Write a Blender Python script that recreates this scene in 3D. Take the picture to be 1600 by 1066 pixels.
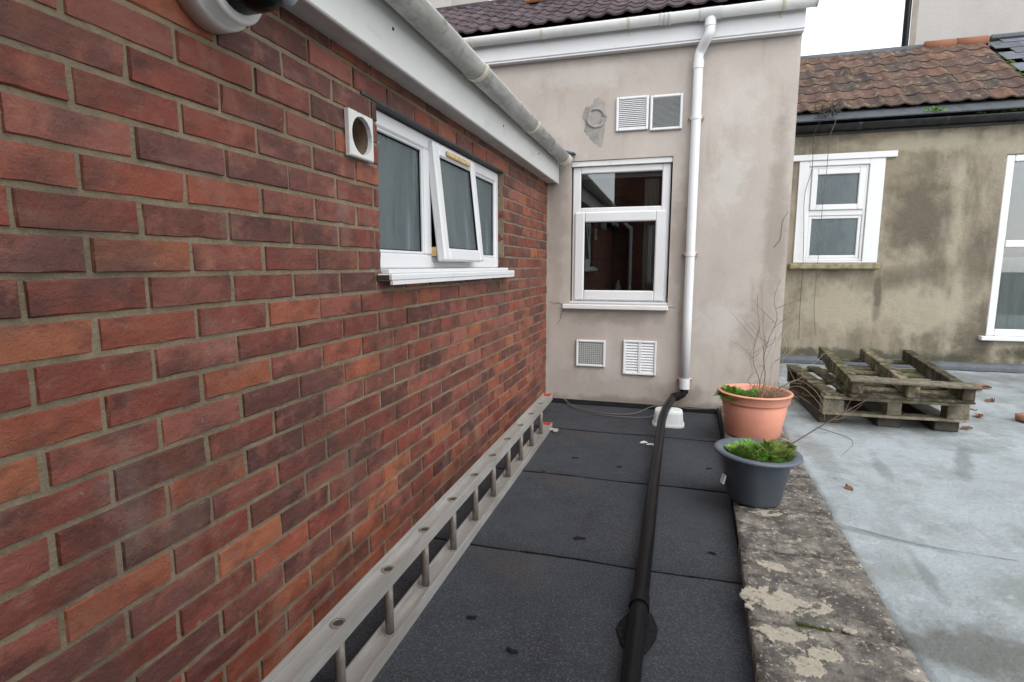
import bpy, bmesh, math, random
from mathutils import Vector, Matrix
rng = random.Random(7)
S = bpy.context.scene
for o in list(bpy.data.objects): bpy.data.objects.remove(o)
COL = S.collection
# ------------------------------------------------------------------ camera
CAM = Vector((1.035, 0.0, 1.21))
RX = Vector((.960474, .278369, -.000653)); UX = Vector((-.037642, .132201, .990508)); FX = Vector((-.275813, .951333, -.137454))
cd = bpy.data.cameras.new('camera'); cam = bpy.data.objects.new('camera', cd); COL.objects.link(cam)
cd.sensor_width = 36; cd.lens = 847.17 / 1600 * 36; cd.clip_start = .02; cd.clip_end = 3000
m3 = Matrix((RX, UX, -FX)).transposed()
cam.matrix_world = Matrix.Translation(CAM) @ m3.to_4x4()
S.camera = cam
# ------------------------------------------------------------------ overcast sky and weak wide sun
SUN_EL, SUN_AZ = math.radians(52), math.radians(140)
w = bpy.data.worlds.new('World'); S.world = w; w.use_nodes = True
nt = w.node_tree; nt.nodes.clear()
sky = nt.nodes.new('ShaderNodeTexSky'); sky.sky_type = 'NISHITA'; sky.sun_disc = False
sky.sun_elevation = SUN_EL; sky.sun_rotation = SUN_AZ; sky.air_density = 1.0; sky.dust_density = 1.0; sky.ozone_density = 1.0
hs = nt.nodes.new('ShaderNodeHueSaturation'); hs.inputs['Saturation'].default_value = .14
bg = nt.nodes.new('ShaderNodeBackground'); bg.inputs['Strength'].default_value = .15
wo = nt.nodes.new('ShaderNodeOutputWorld')
nt.links.new(sky.outputs[0], hs.inputs['Color']); nt.links.new(hs.outputs[0], bg.inputs['Color']); nt.links.new(bg.outputs[0], wo.inputs['Surface'])
sd = bpy.data.lights.new('sun', 'SUN'); sd.energy = .5; sd.angle = math.radians(50); sd.color = (1, .97, .93)
so = bpy.data.objects.new('sun', sd); COL.objects.link(so)
sv = Vector((math.sin(SUN_AZ) * math.cos(SUN_EL), math.cos(SUN_AZ) * math.cos(SUN_EL), math.sin(SUN_EL)))
so.rotation_euler = (-sv).to_track_quat('-Z', 'Y').to_euler(); so.location = (3, -4, 8)
S.view_settings.view_transform = 'Standard'; S.view_settings.look = 'None'
S.view_settings.gamma = 1; S.view_settings.use_curve_mapping = False; S.view_settings.exposure = 1.42

# ------------------------------------------------------------------ materials
def lin(r, g, b):
    f = lambda c: (c / 255 / 12.92) if c / 255 <= .04045 else ((c / 255 + .055) / 1.055) ** 2.4
    return (f(r), f(g), f(b), 1)
MATS = {}
def pm(name, base, layers=(), rough=.8, bump=(), metal=0, rnd=0.0, spec=.4, rnd_ramp=None, island=False, rough_var=0, **kw):
    """base colour + noise layers (colour, scale, lo, hi, amount, stretch) + bumps (scale, strength, distance)"""
    m = bpy.data.materials.new(name); m.use_nodes = True; n = m.node_tree; N = n.nodes; L = n.links
    P = N['Principled BSDF']; P.inputs['Roughness'].default_value = rough; P.inputs['Metallic'].default_value = metal
    P.inputs['Specular IOR Level'].default_value = spec
    for k, v in kw.items(): P.inputs[k].default_value = v
    tc = N.new('ShaderNodeTexCoord'); co = tc.outputs['Object']
    if island:
        rn = N.new('ShaderNodeNewGeometry').outputs['Random Per Island']
    else:
        rn = N.new('ShaderNodeObjectInfo').outputs['Random']
    if rnd or rnd_ramp:
        mul = N.new('ShaderNodeMath'); mul.operation = 'MULTIPLY'; mul.inputs[1].default_value = 57.0; L.new(rn, mul.inputs[0])
        add = N.new('ShaderNodeVectorMath'); L.new(co, add.inputs[0]); L.new(mul.outputs[0], add.inputs[1]); co = add.outputs[0]
    if rnd_ramp:
        cr = N.new('ShaderNodeValToRGB'); cr.color_ramp.interpolation = 'CONSTANT'
        e = cr.color_ramp.elements
        while len(e) < len(rnd_ramp): e.new(.5)
        for i, c in enumerate(rnd_ramp): e[i].position = i / len(rnd_ramp); e[i].color = c
        L.new(rn, cr.inputs[0]); col = cr.outputs[0]
    else:
        rgb = N.new('ShaderNodeRGB'); rgb.outputs[0].default_value = base; col = rgb.outputs[0]
    for (c, sc, lo, hi, amt, st) in layers:
        mp = N.new('ShaderNodeMapping'); mp.inputs['Scale'].default_value = st; mp.inputs['Location'].default_value = (sc * .37, sc * .11, 3.1)
        L.new(co, mp.inputs[0])
        nz = N.new('ShaderNodeTexNoise'); nz.inputs['Scale'].default_value = sc; nz.inputs['Detail'].default_value = 6; nz.inputs['Roughness'].default_value = .62
        L.new(mp.outputs[0], nz.inputs['Vector'])
        mr = N.new('ShaderNodeMapRange'); mr.inputs[1].default_value = lo; mr.inputs[2].default_value = hi; mr.inputs[4].default_value = amt
        L.new(nz.outputs[0], mr.inputs[0])
        mx = N.new('ShaderNodeMix'); mx.data_type = 'RGBA'; L.new(mr.outputs[0], mx.inputs['Factor']); L.new(col, mx.inputs[6]); mx.inputs[7].default_value = c
        col = mx.outputs[2]
    if rnd:
        hv = N.new('ShaderNodeHueSaturation'); L.new(col, hv.inputs['Color'])
        mr = N.new('ShaderNodeMapRange'); mr.inputs[3].default_value = 1 - rnd; mr.inputs[4].default_value = 1 + rnd
        fr = N.new('ShaderNodeMath'); fr.operation = 'FRACT'; m7 = N.new('ShaderNodeMath'); m7.operation = 'MULTIPLY'; m7.inputs[1].default_value = 7.31
        L.new(rn, m7.inputs[0]); L.new(m7.outputs[0], fr.inputs[0]); L.new(fr.outputs[0], mr.inputs[0]); L.new(mr.outputs[0], hv.inputs['Value']); col = hv.outputs[0]
    L.new(col, P.inputs['Base Color'])
    if rough_var:
        nz = N.new('ShaderNodeTexNoise'); nz.inputs['Scale'].default_value = 9; nz.inputs['Detail'].default_value = 5; L.new(co, nz.inputs['Vector'])
        mr = N.new('ShaderNodeMapRange'); mr.inputs[1].default_value = .3; mr.inputs[2].default_value = .7
        mr.inputs[3].default_value = rough - rough_var; mr.inputs[4].default_value = min(1, rough + rough_var); L.new(nz.outputs[0], mr.inputs[0]); L.new(mr.outputs[0], P.inputs['Roughness'])
    last = None
    for (sc, st, di) in bump:
        nz = N.new('ShaderNodeTexNoise'); nz.inputs['Scale'].default_value = sc; nz.inputs['Detail'].default_value = 5; nz.inputs['Roughness'].default_value = .6
        L.new(co, nz.inputs['Vector'])
        b = N.new('ShaderNodeBump'); b.inputs['Strength'].default_value = st; b.inputs['Distance'].default_value = di; L.new(nz.outputs[0], b.inputs['Height'])
        if last: L.new(last, b.inputs['Normal'])
        last = b.outputs[0]
    if last: L.new(last, P.inputs['Normal'])
    MATS[name] = m
    return m
U = (1, 1, 1)
BR = [(0.1845, 0.0459, 0.0293, 1), (0.0838, 0.0285, 0.0214, 1), (0.2291, 0.0569, 0.0321, 1), (0.1396, 0.0459, 0.0348, 1), (0.2627, 0.0775, 0.0388, 1), (0.1677, 0.0443, 0.0308, 1), (0.2068, 0.0632, 0.0442, 1), (0.1118, 0.0395, 0.0321, 1), (0.2404, 0.0648, 0.0368, 1), (0.1565, 0.0553, 0.0442, 1), (0.2850, 0.0948, 0.0468, 1), (0.1900, 0.0443, 0.0281, 1), (0.2180, 0.0727, 0.0523, 1)]
BL = [((0.0670, 0.0268, 0.0226, 1), 7, .47, .66, .85, (1, 1, 1.5)), ((0.3242, 0.1186, 0.0702, 1), 11, .54, .74, .65, (1, 1.3, 1)), ((0.2627, 0.1462, 0.1171, 1), 17, .52, .78, .50, (1, .6, 2.0)), ((0.2236, 0.0830, 0.0402, 1), 5, .55, .72, .5, U), ((0.3688, 0.1739, 0.1104, 1), 60, .66, .80, .5, U), ((0.0614, 0.0301, 0.0226, 1), 90, .64, .80, .45, U)]
pm('brick', (0, 0, 0, 1), BL, .62, [(38, .55, .006), (110, .6, .004), (240, .6, .003)], rnd=.14, rnd_ramp=BR, spec=.38)
pm('brick_far', (0, 0, 0, 1), BL, .62, [(38, .55, .006), (110, .6, .004), (240, .6, .003)], rnd=.14, rnd_ramp=BR, spec=.38, island=True)
pm('mortar', (0.2234, 0.1822, 0.1245, 1), [((0.1282, 0.1041, 0.0697, 1), 6, .45, .65, .6, U), ((0.2896, 0.2415, 0.1701, 1), 40, .5, .7, .6, U)], .95, [(120, .9, .005), (18, .6, .006)], spec=.15)
pm('render', (0.4429, 0.3970, 0.3585, 1), [((0.3691, 0.3284, 0.2941, 1), 1.6, .42, .66, .8, (1, 1, .7)), ((0.5117, 0.4753, 0.4289, 1), 3.3, .5, .72, .7, (1, 1, .45)), ((0.3345, 0.2694, 0.2073, 1), 5, .56, .76, .55, (1.6, 1, .35)), ((0.2855, 0.2598, 0.2265, 1), 60, .60, .78, .35, U)], .92, [(140, .5, .004), (22, .18, .008)], spec=.2)
pm('cement_patch', (.29, .28, .26, 1), [((.21, .20, .185, 1), 12, .45, .65, .8, U), ((.38, .36, .33, 1), 25, .52, .72, .6, U)], .95, [(60, .8, .006)], spec=.15)
pm('stained_render', (0.2467, 0.2135, 0.1589, 1), [((0.1108, 0.0941, 0.0750, 1), 1.15, .43, .60, .85, (1.1, 1, .75)), ((0.3374, 0.3000, 0.2366, 1), 1.9, .47, .64, .8, (1.6, 1, .55)), ((0.1259, 0.1106, 0.0759, 1), 4.5, .52, .72, .6, (1.6, 1, .4)), ((0.3022, 0.2499, 0.1697, 1), 3.1, .56, .72, .5, (2.2, 1, .3)), ((0.0856, 0.0750, 0.0590, 1), 28, .58, .78, .45, U)], .95, [(70, .7, .008), (9, .4, .02)], spec=.15)
pm('pale_render', (0.4085, 0.3895, 0.3705, 1), [((0.3420, 0.3230, 0.3040, 1), 1.5, .45, .7, .7, (1, 1, .5)), ((0.3800, 0.3610, 0.3420, 1), 7, .62, .78, .5, (1, 1, .3))], .92, [(30, .4, .008)], spec=.2)
pm('quoin', (.30, .265, .225, 1), [((.2, .18, .155, 1), 6, .45, .65, .7, U)], .9, [(40, .5, .005)])
pm('upvc', (0.6778, 0.6877, 0.6977, 1), [((0.5482, 0.5482, 0.5332, 1), 3.5, .52, .75, .45, U), ((0.3987, 0.3738, 0.3289, 1), 14, .64, .82, .35, U)], .33, [(8, .03, .002)], spec=.5)
pm('upvc_aged', (0.6646, 0.6705, 0.6587, 1), [((0.5222, 0.5222, 0.4985, 1), 2.2, .45, .68, .6, (1, .35, 1)), ((0.3679, 0.3560, 0.3204, 1), 16, .58, .78, .55, (1, .25, 1)), ((0.2967, 0.2848, 0.2492, 1), 45, .66, .8, .45, U)], .48, [(9, .04, .002)], spec=.45)
pm('gutter_grey', (.50, .495, .47, 1), [((.30, .295, .27, 1), 6, .42, .62, .75, (2.4, .35, 1)), ((.62, .615, .59, 1), 8, .5, .66, .7, (1, .6, 3)), ((.16, .155, .13, 1), 19, .55, .70, .65, (1, .9, .5)), ((.20, .19, .16, 1), 55, .58, .72, .5, U)], .6, [(60, .25, .003)])
pm('clip_cream', (0.6734, 0.6370, 0.5278, 1), [((0.4732, 0.4186, 0.3094, 1), 14, .5, .7, .6, U)], .45)
pm('yellowed', (.62, .45, .20, 1), [((.30, .20, .09, 1), 30, .45, .7, .7, U), ((.75, .66, .48, 1), 18, .5, .7, .7, U)], .5)
pm('soffit', (.50, .49, .47, 1), [((.32, .31, .29, 1), 6, .5, .7, .6, U)], .6)
pm('lintel', (.05, .052, .055, 1), [((.12, .11, .10, 1), 12, .5, .7, .6, U)], .6)
pm('felt', (0.0293, 0.0326, 0.0401, 1), [((0.0488, 0.0522, 0.0601, 1), 1.3, .38, .64, .9, U), ((0.0228, 0.0237, 0.0267, 1), 3.2, .50, .70, .7, U), ((0.0569, 0.0457, 0.0401, 1), 2.3, .58, .74, .55, U), ((0.0936, 0.0978, 0.1086, 1), 150, .50, .66, .85, U), ((0.0114, 0.0114, 0.0134, 1), 110, .54, .68, .6, U)], .88, [(150, 1, .005), (12, .25, .01)], spec=.3, rough_var=.08)
pm('felt_dark', (0.0096, 0.0102, 0.0114, 1), [((0.0180, 0.0180, 0.0198, 1), 40, .45, .7, .7, U)], .9, [(200, .6, .003)], spec=.12)
pm('bitumen', (.010, .010, .011, 1), [((.02, .02, .021, 1), 60, .45, .65, .8, U)], .85, [(150, .8, .004)], spec=.12)
pm('coping', (0.1648, 0.1509, 0.1328, 1), [((0.0797, 0.0734, 0.0670, 1), 6.5, .40, .56, .9, U), ((0.2709, 0.2496, 0.2125, 1), 11, .50, .62, .85, U), ((0.0531, 0.0489, 0.0446, 1), 21, .53, .66, .8, U), ((0.3825, 0.3506, 0.2816, 1), 24, .585, .66, .9, U), ((0.4994, 0.4781, 0.4250, 1), 55, .60, .68, .9, U), ((0.2550, 0.2125, 0.1435, 1), 38, .58, .68, .7, U), ((0.0797, 0.0904, 0.0372, 1), 4.1, .62, .76, .5, U)], .95, [(90, .9, .007), (25, .7, .015)], spec=.2, rnd=.04)
pm('lichen', (.36, .325, .26, 1), [((.11, .10, .085, 1), 33, .53, .62, .85, U), ((.20, .18, .145, 1), 14, .48, .64, .7, U), ((.44, .42, .37, 1), 50, .5, .7, .6, U)], .95, [(110, .7, .004)], spec=.15)
pm('moss', (.055, .075, .020, 1), [((.11, .14, .035, 1), 40, .45, .65, .8, U)], 1, [(150, 1, .01)], spec=.1)
pm('terrace', (0.2607, 0.2908, 0.2993, 1), [((0.3457, 0.3889, 0.4071, 1), 1.1, .40, .60, .9, U), ((0.1637, 0.1760, 0.1681, 1), 1.6, .50, .66, .7, U), ((0.2001, 0.2118, 0.1969, 1), 5, .50, .68, .6, (1, .6, 1)), ((0.1153, 0.1199, 0.1051, 1), 2.6, .62, .74, .7, U), ((0.4366, 0.4783, 0.4924, 1), 11, .58, .74, .5, U), ((0.1213, 0.1249, 0.1103, 1), 60, .60, .74, .5, U)], .74, [(55, .5, .008), (7, .5, .03)], spec=.4, rough_var=.2)
pm('crack', (0.0680, 0.0664, 0.0584, 1), [((0.1200, 0.1200, 0.1080, 1), 20, .45, .7, .8, U)], .95, [(80, .6, .005)])
pm('damp', (0.1550, 0.1580, 0.1480, 1), [((0.2050, 0.2140, 0.2100, 1), 7, .42, .62, .9, U), ((0.1050, 0.1050, 0.0920, 1), 15, .55, .7, .6, U)], .55, [(55, .4, .006)], rough_var=.15)
pm('lead', (0.0800, 0.0896, 0.1040, 1), [((0.0480, 0.0528, 0.0600, 1), 5, .45, .65, .7, U), ((0.1360, 0.1440, 0.1520, 1), 16, .55, .7, .6, U)], .55, [(25, .3, .01)], metal=.2)
pm('tile_dark', (0.0765, 0.0558, 0.0612, 1), [((0.0405, 0.0324, 0.0378, 1), 8, .42, .62, .8, U), ((0.1530, 0.1125, 0.1080, 1), 22, .55, .72, .65, U), ((0.2340, 0.2250, 0.1440, 1), 35, .64, .76, .6, U)], .9, [(60, .6, .006)], rnd=.28, spec=.25)
TR = [(0.1102, 0.0640, 0.0499, 1), (0.0760, 0.0533, 0.0464, 1), (0.1292, 0.0722, 0.0516, 1), (0.0950, 0.0615, 0.0516, 1), (0.0570, 0.0459, 0.0430, 1), (0.1178, 0.0705, 0.0568, 1)]
pm('tile_red', (0.0000, 0.0000, 0.0000, 1), [((0.0496, 0.0368, 0.0336, 1), 9, .46, .66, .75, U), ((0.2400, 0.2000, 0.1200, 1), 13, .55, .68, .8, U), ((0.0680, 0.0704, 0.0280, 1), 7, .54, .72, .6, U), ((0.1840, 0.0960, 0.0680, 1), 25, .56, .7, .5, U)], .92, [(60, .6, .006)], rnd=.16, rnd_ramp=TR, spec=.25)
pm('tile_orange', (0.2160, 0.0920, 0.0520, 1), [((0.1920, 0.0880, 0.0560, 1), 14, .45, .68, .7, U)], .9, [(60, .5, .005)])
pm('slate', (0.1120, 0.1240, 0.1440, 1), [((0.0640, 0.0720, 0.0840, 1), 12, .45, .65, .8, U), ((0.2000, 0.2160, 0.2320, 1), 20, .56, .74, .6, U)], .6, [(40, .4, .004)], rnd=.2)
pm('black_plastic', (.006, .0062, .0072, 1), [((.014, .0145, .016, 1), 9, .5, .72, .6, (1, .4, 1))], .28, [(14, .05, .002)], spec=.1)
pm('gutter_black', (.018, .02, .022, 1), [((.05, .055, .055, 1), 12, .5, .72, .7, U), ((.10, .11, .09, 1), 30, .62, .78, .5, U)], .45, [(30, .2, .004)])
pm('aluminium', (0.4012, 0.3920, 0.3693, 1), [((0.2735, 0.2507, 0.2143, 1), 5, .48, .68, .7, (1, .3, 1)), ((0.6747, 0.6655, 0.6382, 1), 9, .5, .7, .5, (2, .25, 1)), ((0.2552, 0.2188, 0.1733, 1), 40, .62, .78, .55, U)], .50, [(40, .12, .002)], metal=.35)
pm('alu_rung', (0.2640, 0.2320, 0.2000, 1), [((0.1600, 0.1320, 0.1080, 1), 12, .45, .66, .8, U), ((0.3840, 0.3600, 0.3280, 1), 30, .56, .72, .5, U)], .55, [(60, .2, .002)], metal=.35)
pm('hole', (.05, .043, .035, 1), (), .9)
pm('red_plastic', (.46, .075, .045, 1), [((.30, .06, .05, 1), 30, .5, .7, .6, U)], .5)
pm('terracotta_plastic', (0.7084, 0.3068, 0.2104, 1), [((0.5667, 0.2417, 0.1753, 1), 6, .45, .7, .6, U), ((0.8147, 0.4463, 0.3312, 1), 22, .58, .76, .4, U), ((0.5313, 0.2975, 0.1948, 1), 40, .66, .8, .4, U)], .52, [(30, .05, .002)], spec=.4)
pm('grey_plastic', (0.0769, 0.0944, 0.1199, 1), [((0.1258, 0.1448, 0.1676, 1), 6, .48, .7, .7, U), ((0.2070, 0.2132, 0.2076, 1), 34, .64, .8, .45, U)], .42, [(30, .05, .002)], spec=.45)
pm('white_tub', (0.7429, 0.7624, 0.7624, 1), [((0.5376, 0.5278, 0.4790, 1), 9, .52, .74, .5, U)], .4, spec=.45)
pm('soil', (.055, .038, .026, 1), [((.11, .08, .055, 1), 40, .45, .65, .8, U)], 1, [(70, 1, .02)])
pm('leaf_green', (0.1071, 0.2526, 0.0336, 1), [((0.1989, 0.3825, 0.0612, 1), 30, .42, .62, .8, U), ((0.0459, 0.1302, 0.0228, 1), 18, .52, .7, .7, U)], .6, (), spec=.35, **{'Subsurface Weight': 0.0})
pm('leaf_olive', (0.1575, 0.2400, 0.0525, 1), [((0.3000, 0.3300, 0.0900, 1), 25, .45, .62, .8, U), ((0.0750, 0.1350, 0.0300, 1), 18, .52, .7, .7, U)], .65)
pm('dry_grass', (.27, .19, .115, 1), [((.22, .13, .07, 1), 30, .45, .65, .8, U)], .9)
pm('twig', (.16, .115, .085, 1), [((.14, .09, .065, 1), 20, .45, .65, .8, U)], .9)
pm('twig_pale', (.34, .295, .24, 1), [((.30, .25, .2, 1), 20, .45, .65, .8, U)], .9)
pm('wood_old', (.085, .070, .046, 1), [((.23, .20, .15, 1), 5, .46, .60, .85, (2.5, 2.5, 1)), ((.030, .027, .018, 1), 9, .47, .62, .85, (1.5, 1.5, 1)), ((.075, .090, .022, 1), 7, .50, .64, .8, U), ((.30, .27, .21, 1), 40, .58, .70, .6, U), ((.02, .018, .013, 1), 60, .57, .70, .7, U)], .95, [(45, .9, .008), (160, .5, .003)], rnd=.45, spec=.2)
pm('wood_pale', (.25, .22, .165, 1), [((.11, .098, .072, 1), 8, .45, .62, .85, (1.5, 1.5, 1)), ((.10, .115, .035, 1), 9, .54, .68, .7, U), ((.045, .04, .03, 1), 50, .57, .70, .7, U)], .95, [(45, .9, .008)], rnd=.25, spec=.2)
pm('wood_dark_gap', (.035, .03, .022, 1), [((.07, .062, .045, 1), 14, .45, .68, .8, U)], .8, [(45, .6, .006)])  # dark tone carries the shade of the gap below the pallet stack
pm('dead_leaf', (.20, .085, .035, 1), [((.11, .055, .03, 1), 40, .45, .65, .7, U)], .8, rnd=.3)
pm('stone_sill', (.29, .25, .155, 1), [((.12, .115, .05, 1), 14, .45, .65, .8, U), ((.42, .37, .26, 1), 30, .55, .72, .6, U)], .95, [(60, .8, .008)])
pm('cable_grey', (.12, .115, .10, 1), (), .7)
pm('cable_dark', (.04, .038, .036, 1), (), .6)
pm('thread', (.55, .53, .49, 1), (), .8)
pm('duct', (.20, .145, .10, 1), [((.10, .075, .055, 1), 20, .45, .65, .8, U)], .9)
pm('rust', (.42, .19, .08, 1), [((.24, .10, .05, 1), 60, .45, .65, .8, U)], .85)
pm('room', (.12, .11, .105, 1), (), .9)
pm('curtain', (.52, .49, .42, 1), [((.40, .37, .31, 1), 5, .45, .65, .6, (8, 1, .2))], .9)
pm('orange_item', (.72, .30, .03, 1), (), .5)
pm('white_item', (.75, .76, .74, 1), (), .4)
pm('blue_item', (.10, .22, .42, 1), (), .4)
pm('flashing_blue', (.09, .10, .16, 1), [((.04, .045, .06, 1), 20, .45, .65, .8, U)], .5)
pm('ground', (.10, .095, .085, 1), [((.06, .07, .04, 1), .4, .45, .6, .8, U)], .95)
pm('scrap', (0.6400, 0.6480, 0.6560, 1), (), .7)
pm('grille', (.47, .49, .485, 1), [((.33, .34, .33, 1), 20, .5, .7, .6, U)], .5)
pm('grille_dark', (.10, .105, .105, 1), (), .9)
pm('clay_frag', (.34, .16, .10, 1), [((.20, .11, .08, 1), 30, .45, .65, .8, U)], .95, [(70, .6, .005)])
pm('frosted', (0.1512, 0.1960, 0.2072, 1), [((0.0840, 0.1176, 0.1288, 1), 2.2, .42, .62, .9, (1, 1.5, .4)), ((0.2464, 0.3024, 0.3136, 1), 4, .54, .70, .8, (1, 3, .3)), ((0.0560, 0.0784, 0.0896, 1), 9, .56, .72, .6, (1, 3, .35))], .2, [(130, .6, .005), (45, .4, .007)], spec=.5, **{'Transmission Weight': .35})
pm('frosted_light', (.46, .50, .51, 1), [((.33, .38, .39, 1), 3, .45, .65, .7, U)], .25, [(130, .4, .003)], spec=.5, **{'Transmission Weight': .2})
pm('nose_shine', (.30, .38, .46, 1), (), .12, spec=.8)  # pale blue highlight of the flue nose, held as a base colour
def add_zones(name, zones, colr, plane='z', nsc=6, amp=2.4):
    """soft-edged patches of another tone at object-space points, stains and damp among them"""
    n = MATS[name].node_tree; N, L = n.nodes, n.links; P = N['Principled BSDF']; col = P.inputs['Base Color'].links[0].from_socket
    tc = N.new('ShaderNodeTexCoord'); nz = N.new('ShaderNodeTexNoise'); nz.inputs['Scale'].default_value = nsc; nz.inputs['Detail'].default_value = 7; nz.inputs['Roughness'].default_value = .65; L.new(tc.outputs['Object'], nz.inputs['Vector'])
    tot = None
    for (x, y, rx, ry, rot, amt) in zones:
        mp = N.new('ShaderNodeMapping'); mp.vector_type = 'TEXTURE'; mp.inputs['Location'].default_value = (x, y, 0) if plane == 'z' else (x, 0, y); mp.inputs['Rotation'].default_value = (0, 0, rot) if plane == 'z' else (0, rot, 0); mp.inputs['Scale'].default_value = (rx, ry, 50) if plane == 'z' else (rx, 50, ry); L.new(tc.outputs['Object'], mp.inputs[0])
        ln = N.new('ShaderNodeVectorMath'); ln.operation = 'LENGTH'; L.new(mp.outputs[0], ln.inputs[0])
        ad = N.new('ShaderNodeMath'); ad.operation = 'MULTIPLY_ADD'; L.new(nz.outputs[0], ad.inputs[0]); ad.inputs[1].default_value = amp; L.new(ln.outputs['Value'], ad.inputs[2])
        mr = N.new('ShaderNodeMapRange'); mr.inputs[1].default_value = amp * .5 + 1.1; mr.inputs[2].default_value = amp * .5 + .45; mr.inputs[3].default_value = 0; mr.inputs[4].default_value = amt; L.new(ad.outputs[0], mr.inputs[0])
        if tot is None: tot = mr.outputs[0]
        else:
            mx = N.new('ShaderNodeMath'); mx.operation = 'MAXIMUM'; L.new(tot, mx.inputs[0]); L.new(mr.outputs[0], mx.inputs[1]); tot = mx.outputs[0]
    mix = N.new('ShaderNodeMix'); mix.data_type = 'RGBA'; L.new(tot, mix.inputs['Factor']); L.new(col, mix.inputs[6]); mix.inputs[7].default_value = colr; L.new(mix.outputs[2], P.inputs['Base Color'])
def weather(name, colr, sc, lo, hi, amt, st=(1, 1, 1)):
    n = MATS[name].node_tree; N, L = n.nodes, n.links; P = N['Principled BSDF']; col = P.inputs['Base Color'].links[0].from_socket
    g = N.new('ShaderNodeNewGeometry'); mp = N.new('ShaderNodeMapping'); mp.inputs['Scale'].default_value = st; L.new(g.outputs['Position'], mp.inputs[0])
    nz = N.new('ShaderNodeTexNoise'); nz.inputs['Scale'].default_value = sc; nz.inputs['Detail'].default_value = 8; nz.inputs['Roughness'].default_value = .6; L.new(mp.outputs[0], nz.inputs['Vector'])
    mr = N.new('ShaderNodeMapRange'); mr.inputs[1].default_value = lo; mr.inputs[2].default_value = hi; mr.inputs[4].default_value = amt; L.new(nz.outputs[0], mr.inputs[0])
    mix = N.new('ShaderNodeMix'); mix.data_type = 'RGBA'; L.new(mr.outputs[0], mix.inputs['Factor']); L.new(col, mix.inputs[6]); mix.inputs[7].default_value = colr; L.new(mix.outputs[2], P.inputs['Base Color'])
for n_ in ('brick', 'brick_far', 'mortar'):
    weather(n_, (.055, .040, .034, 1), 2.3, .50, .72, .55); weather(n_, (.30, .25, .21, 1), 4.1, .58, .74, .32, (1, 1, .5)); weather(n_, (.33, .29, .25, 1), 31, .66, .76, .45)
def clear_glass():
    m = bpy.data.materials.new('clear_glass'); m.use_nodes = True; n = m.node_tree; n.nodes.clear()
    out = n.nodes.new('ShaderNodeOutputMaterial'); mix = n.nodes.new('ShaderNodeMixShader'); t = n.nodes.new('ShaderNodeBsdfTransparent'); g = n.nodes.new('ShaderNodeBsdfGlossy')
    t.inputs[0].default_value = (.80, .84, .84, 1); g.inputs['Roughness'].default_value = .01
    fr = n.nodes.new('ShaderNodeFresnel'); fr.inputs[0].default_value = 1.9
    n.links.new(fr.outputs[0], mix.inputs[0]); n.links.new(t.outputs[0], mix.inputs[1]); n.links.new(g.outputs[0], mix.inputs[2]); n.links.new(mix.outputs[0], out.inputs[0])
    MATS['clear_glass'] = m
clear_glass()

# ------------------------------------------------------------------ mesh helpers
WT = {}
def thing(name, loc, label=None, cat=None, group=None, kind=None, parent=None):
    o = bpy.data.objects.new(name, None); o.empty_display_size = .1; COL.objects.link(o)
    loc = Vector(loc); WT[o] = loc
    o.location = loc - (WT[parent] if parent else Vector()); o.parent = parent
    tag(o, label, cat, group, kind); return o
def tag(o, label=None, cat=None, group=None, kind=None):
    if label: o['label'] = label
    if cat: o['category'] = cat
    if group: o['group'] = group
    if kind: o['kind'] = kind
    return o
def obj(name, bm, mat, parent=None, smooth=False, **tags):
    me = bpy.data.meshes.new(name)
    if not isinstance(bm, bmesh.types.BMesh): raise TypeError
    bmesh.ops.recalc_face_normals(bm, faces=bm.faces)
    lo = Vector((1e9,) * 3); hi = -lo
    for v in bm.verts:
        for i in range(3): lo[i] = min(lo[i], v.co[i]); hi[i] = max(hi[i], v.co[i])
    c = (lo + hi) / 2; c.z = lo.z
    for v in bm.verts: v.co -= c
    for f in bm.faces: f.smooth = smooth
    bm.to_mesh(me); bm.free(); me.materials.append(MATS[mat])
    o = bpy.data.objects.new(name, me); COL.objects.link(o); WT[o] = c
    o.parent = parent; o.location = c - (WT[parent] if parent else Vector())
    tag(o, **tags); return o
def inst(name, me, loc, parent=None, rot=(0, 0, 0), scale=(1, 1, 1)):
    o = bpy.data.objects.new(name, me); COL.objects.link(o); loc = Vector(loc); WT[o] = loc
    o.parent = parent; o.location = loc - (WT[parent] if parent else Vector()); o.rotation_euler = rot; o.scale = scale
    return o
def B(): return bmesh.new()
def box(bm, a, b, M=None, bev=0.0):
    x0, y0, z0 = a; x1, y1, z1 = b
    if bev > 0:
        t = bmesh.new(); _box(t, a, b); bmesh.ops.bevel(t, geom=list(t.edges), offset=bev, segments=1, affect='EDGES')
        me = bpy.data.meshes.new('t'); t.to_mesh(me); t.free()
        if M: me.transform(M)
        bm.from_mesh(me); bpy.data.meshes.remove(me)
    else: _box(bm, a, b, M)
    return bm
def _box(bm, a, b, M=None):
    vs = [Vector((x, y, z)) for z in (a[2], b[2]) for y in (a[1], b[1]) for x in (a[0], b[0])]
    if M: vs = [M @ v for v in vs]
    v = [bm.verts.new(p) for p in vs]
    for q in ((0, 1, 3, 2), (4, 6, 7, 5), (0, 4, 5, 1), (2, 3, 7, 6), (0, 2, 6, 4), (1, 5, 7, 3)): bm.faces.new([v[i] for i in q])
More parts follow.
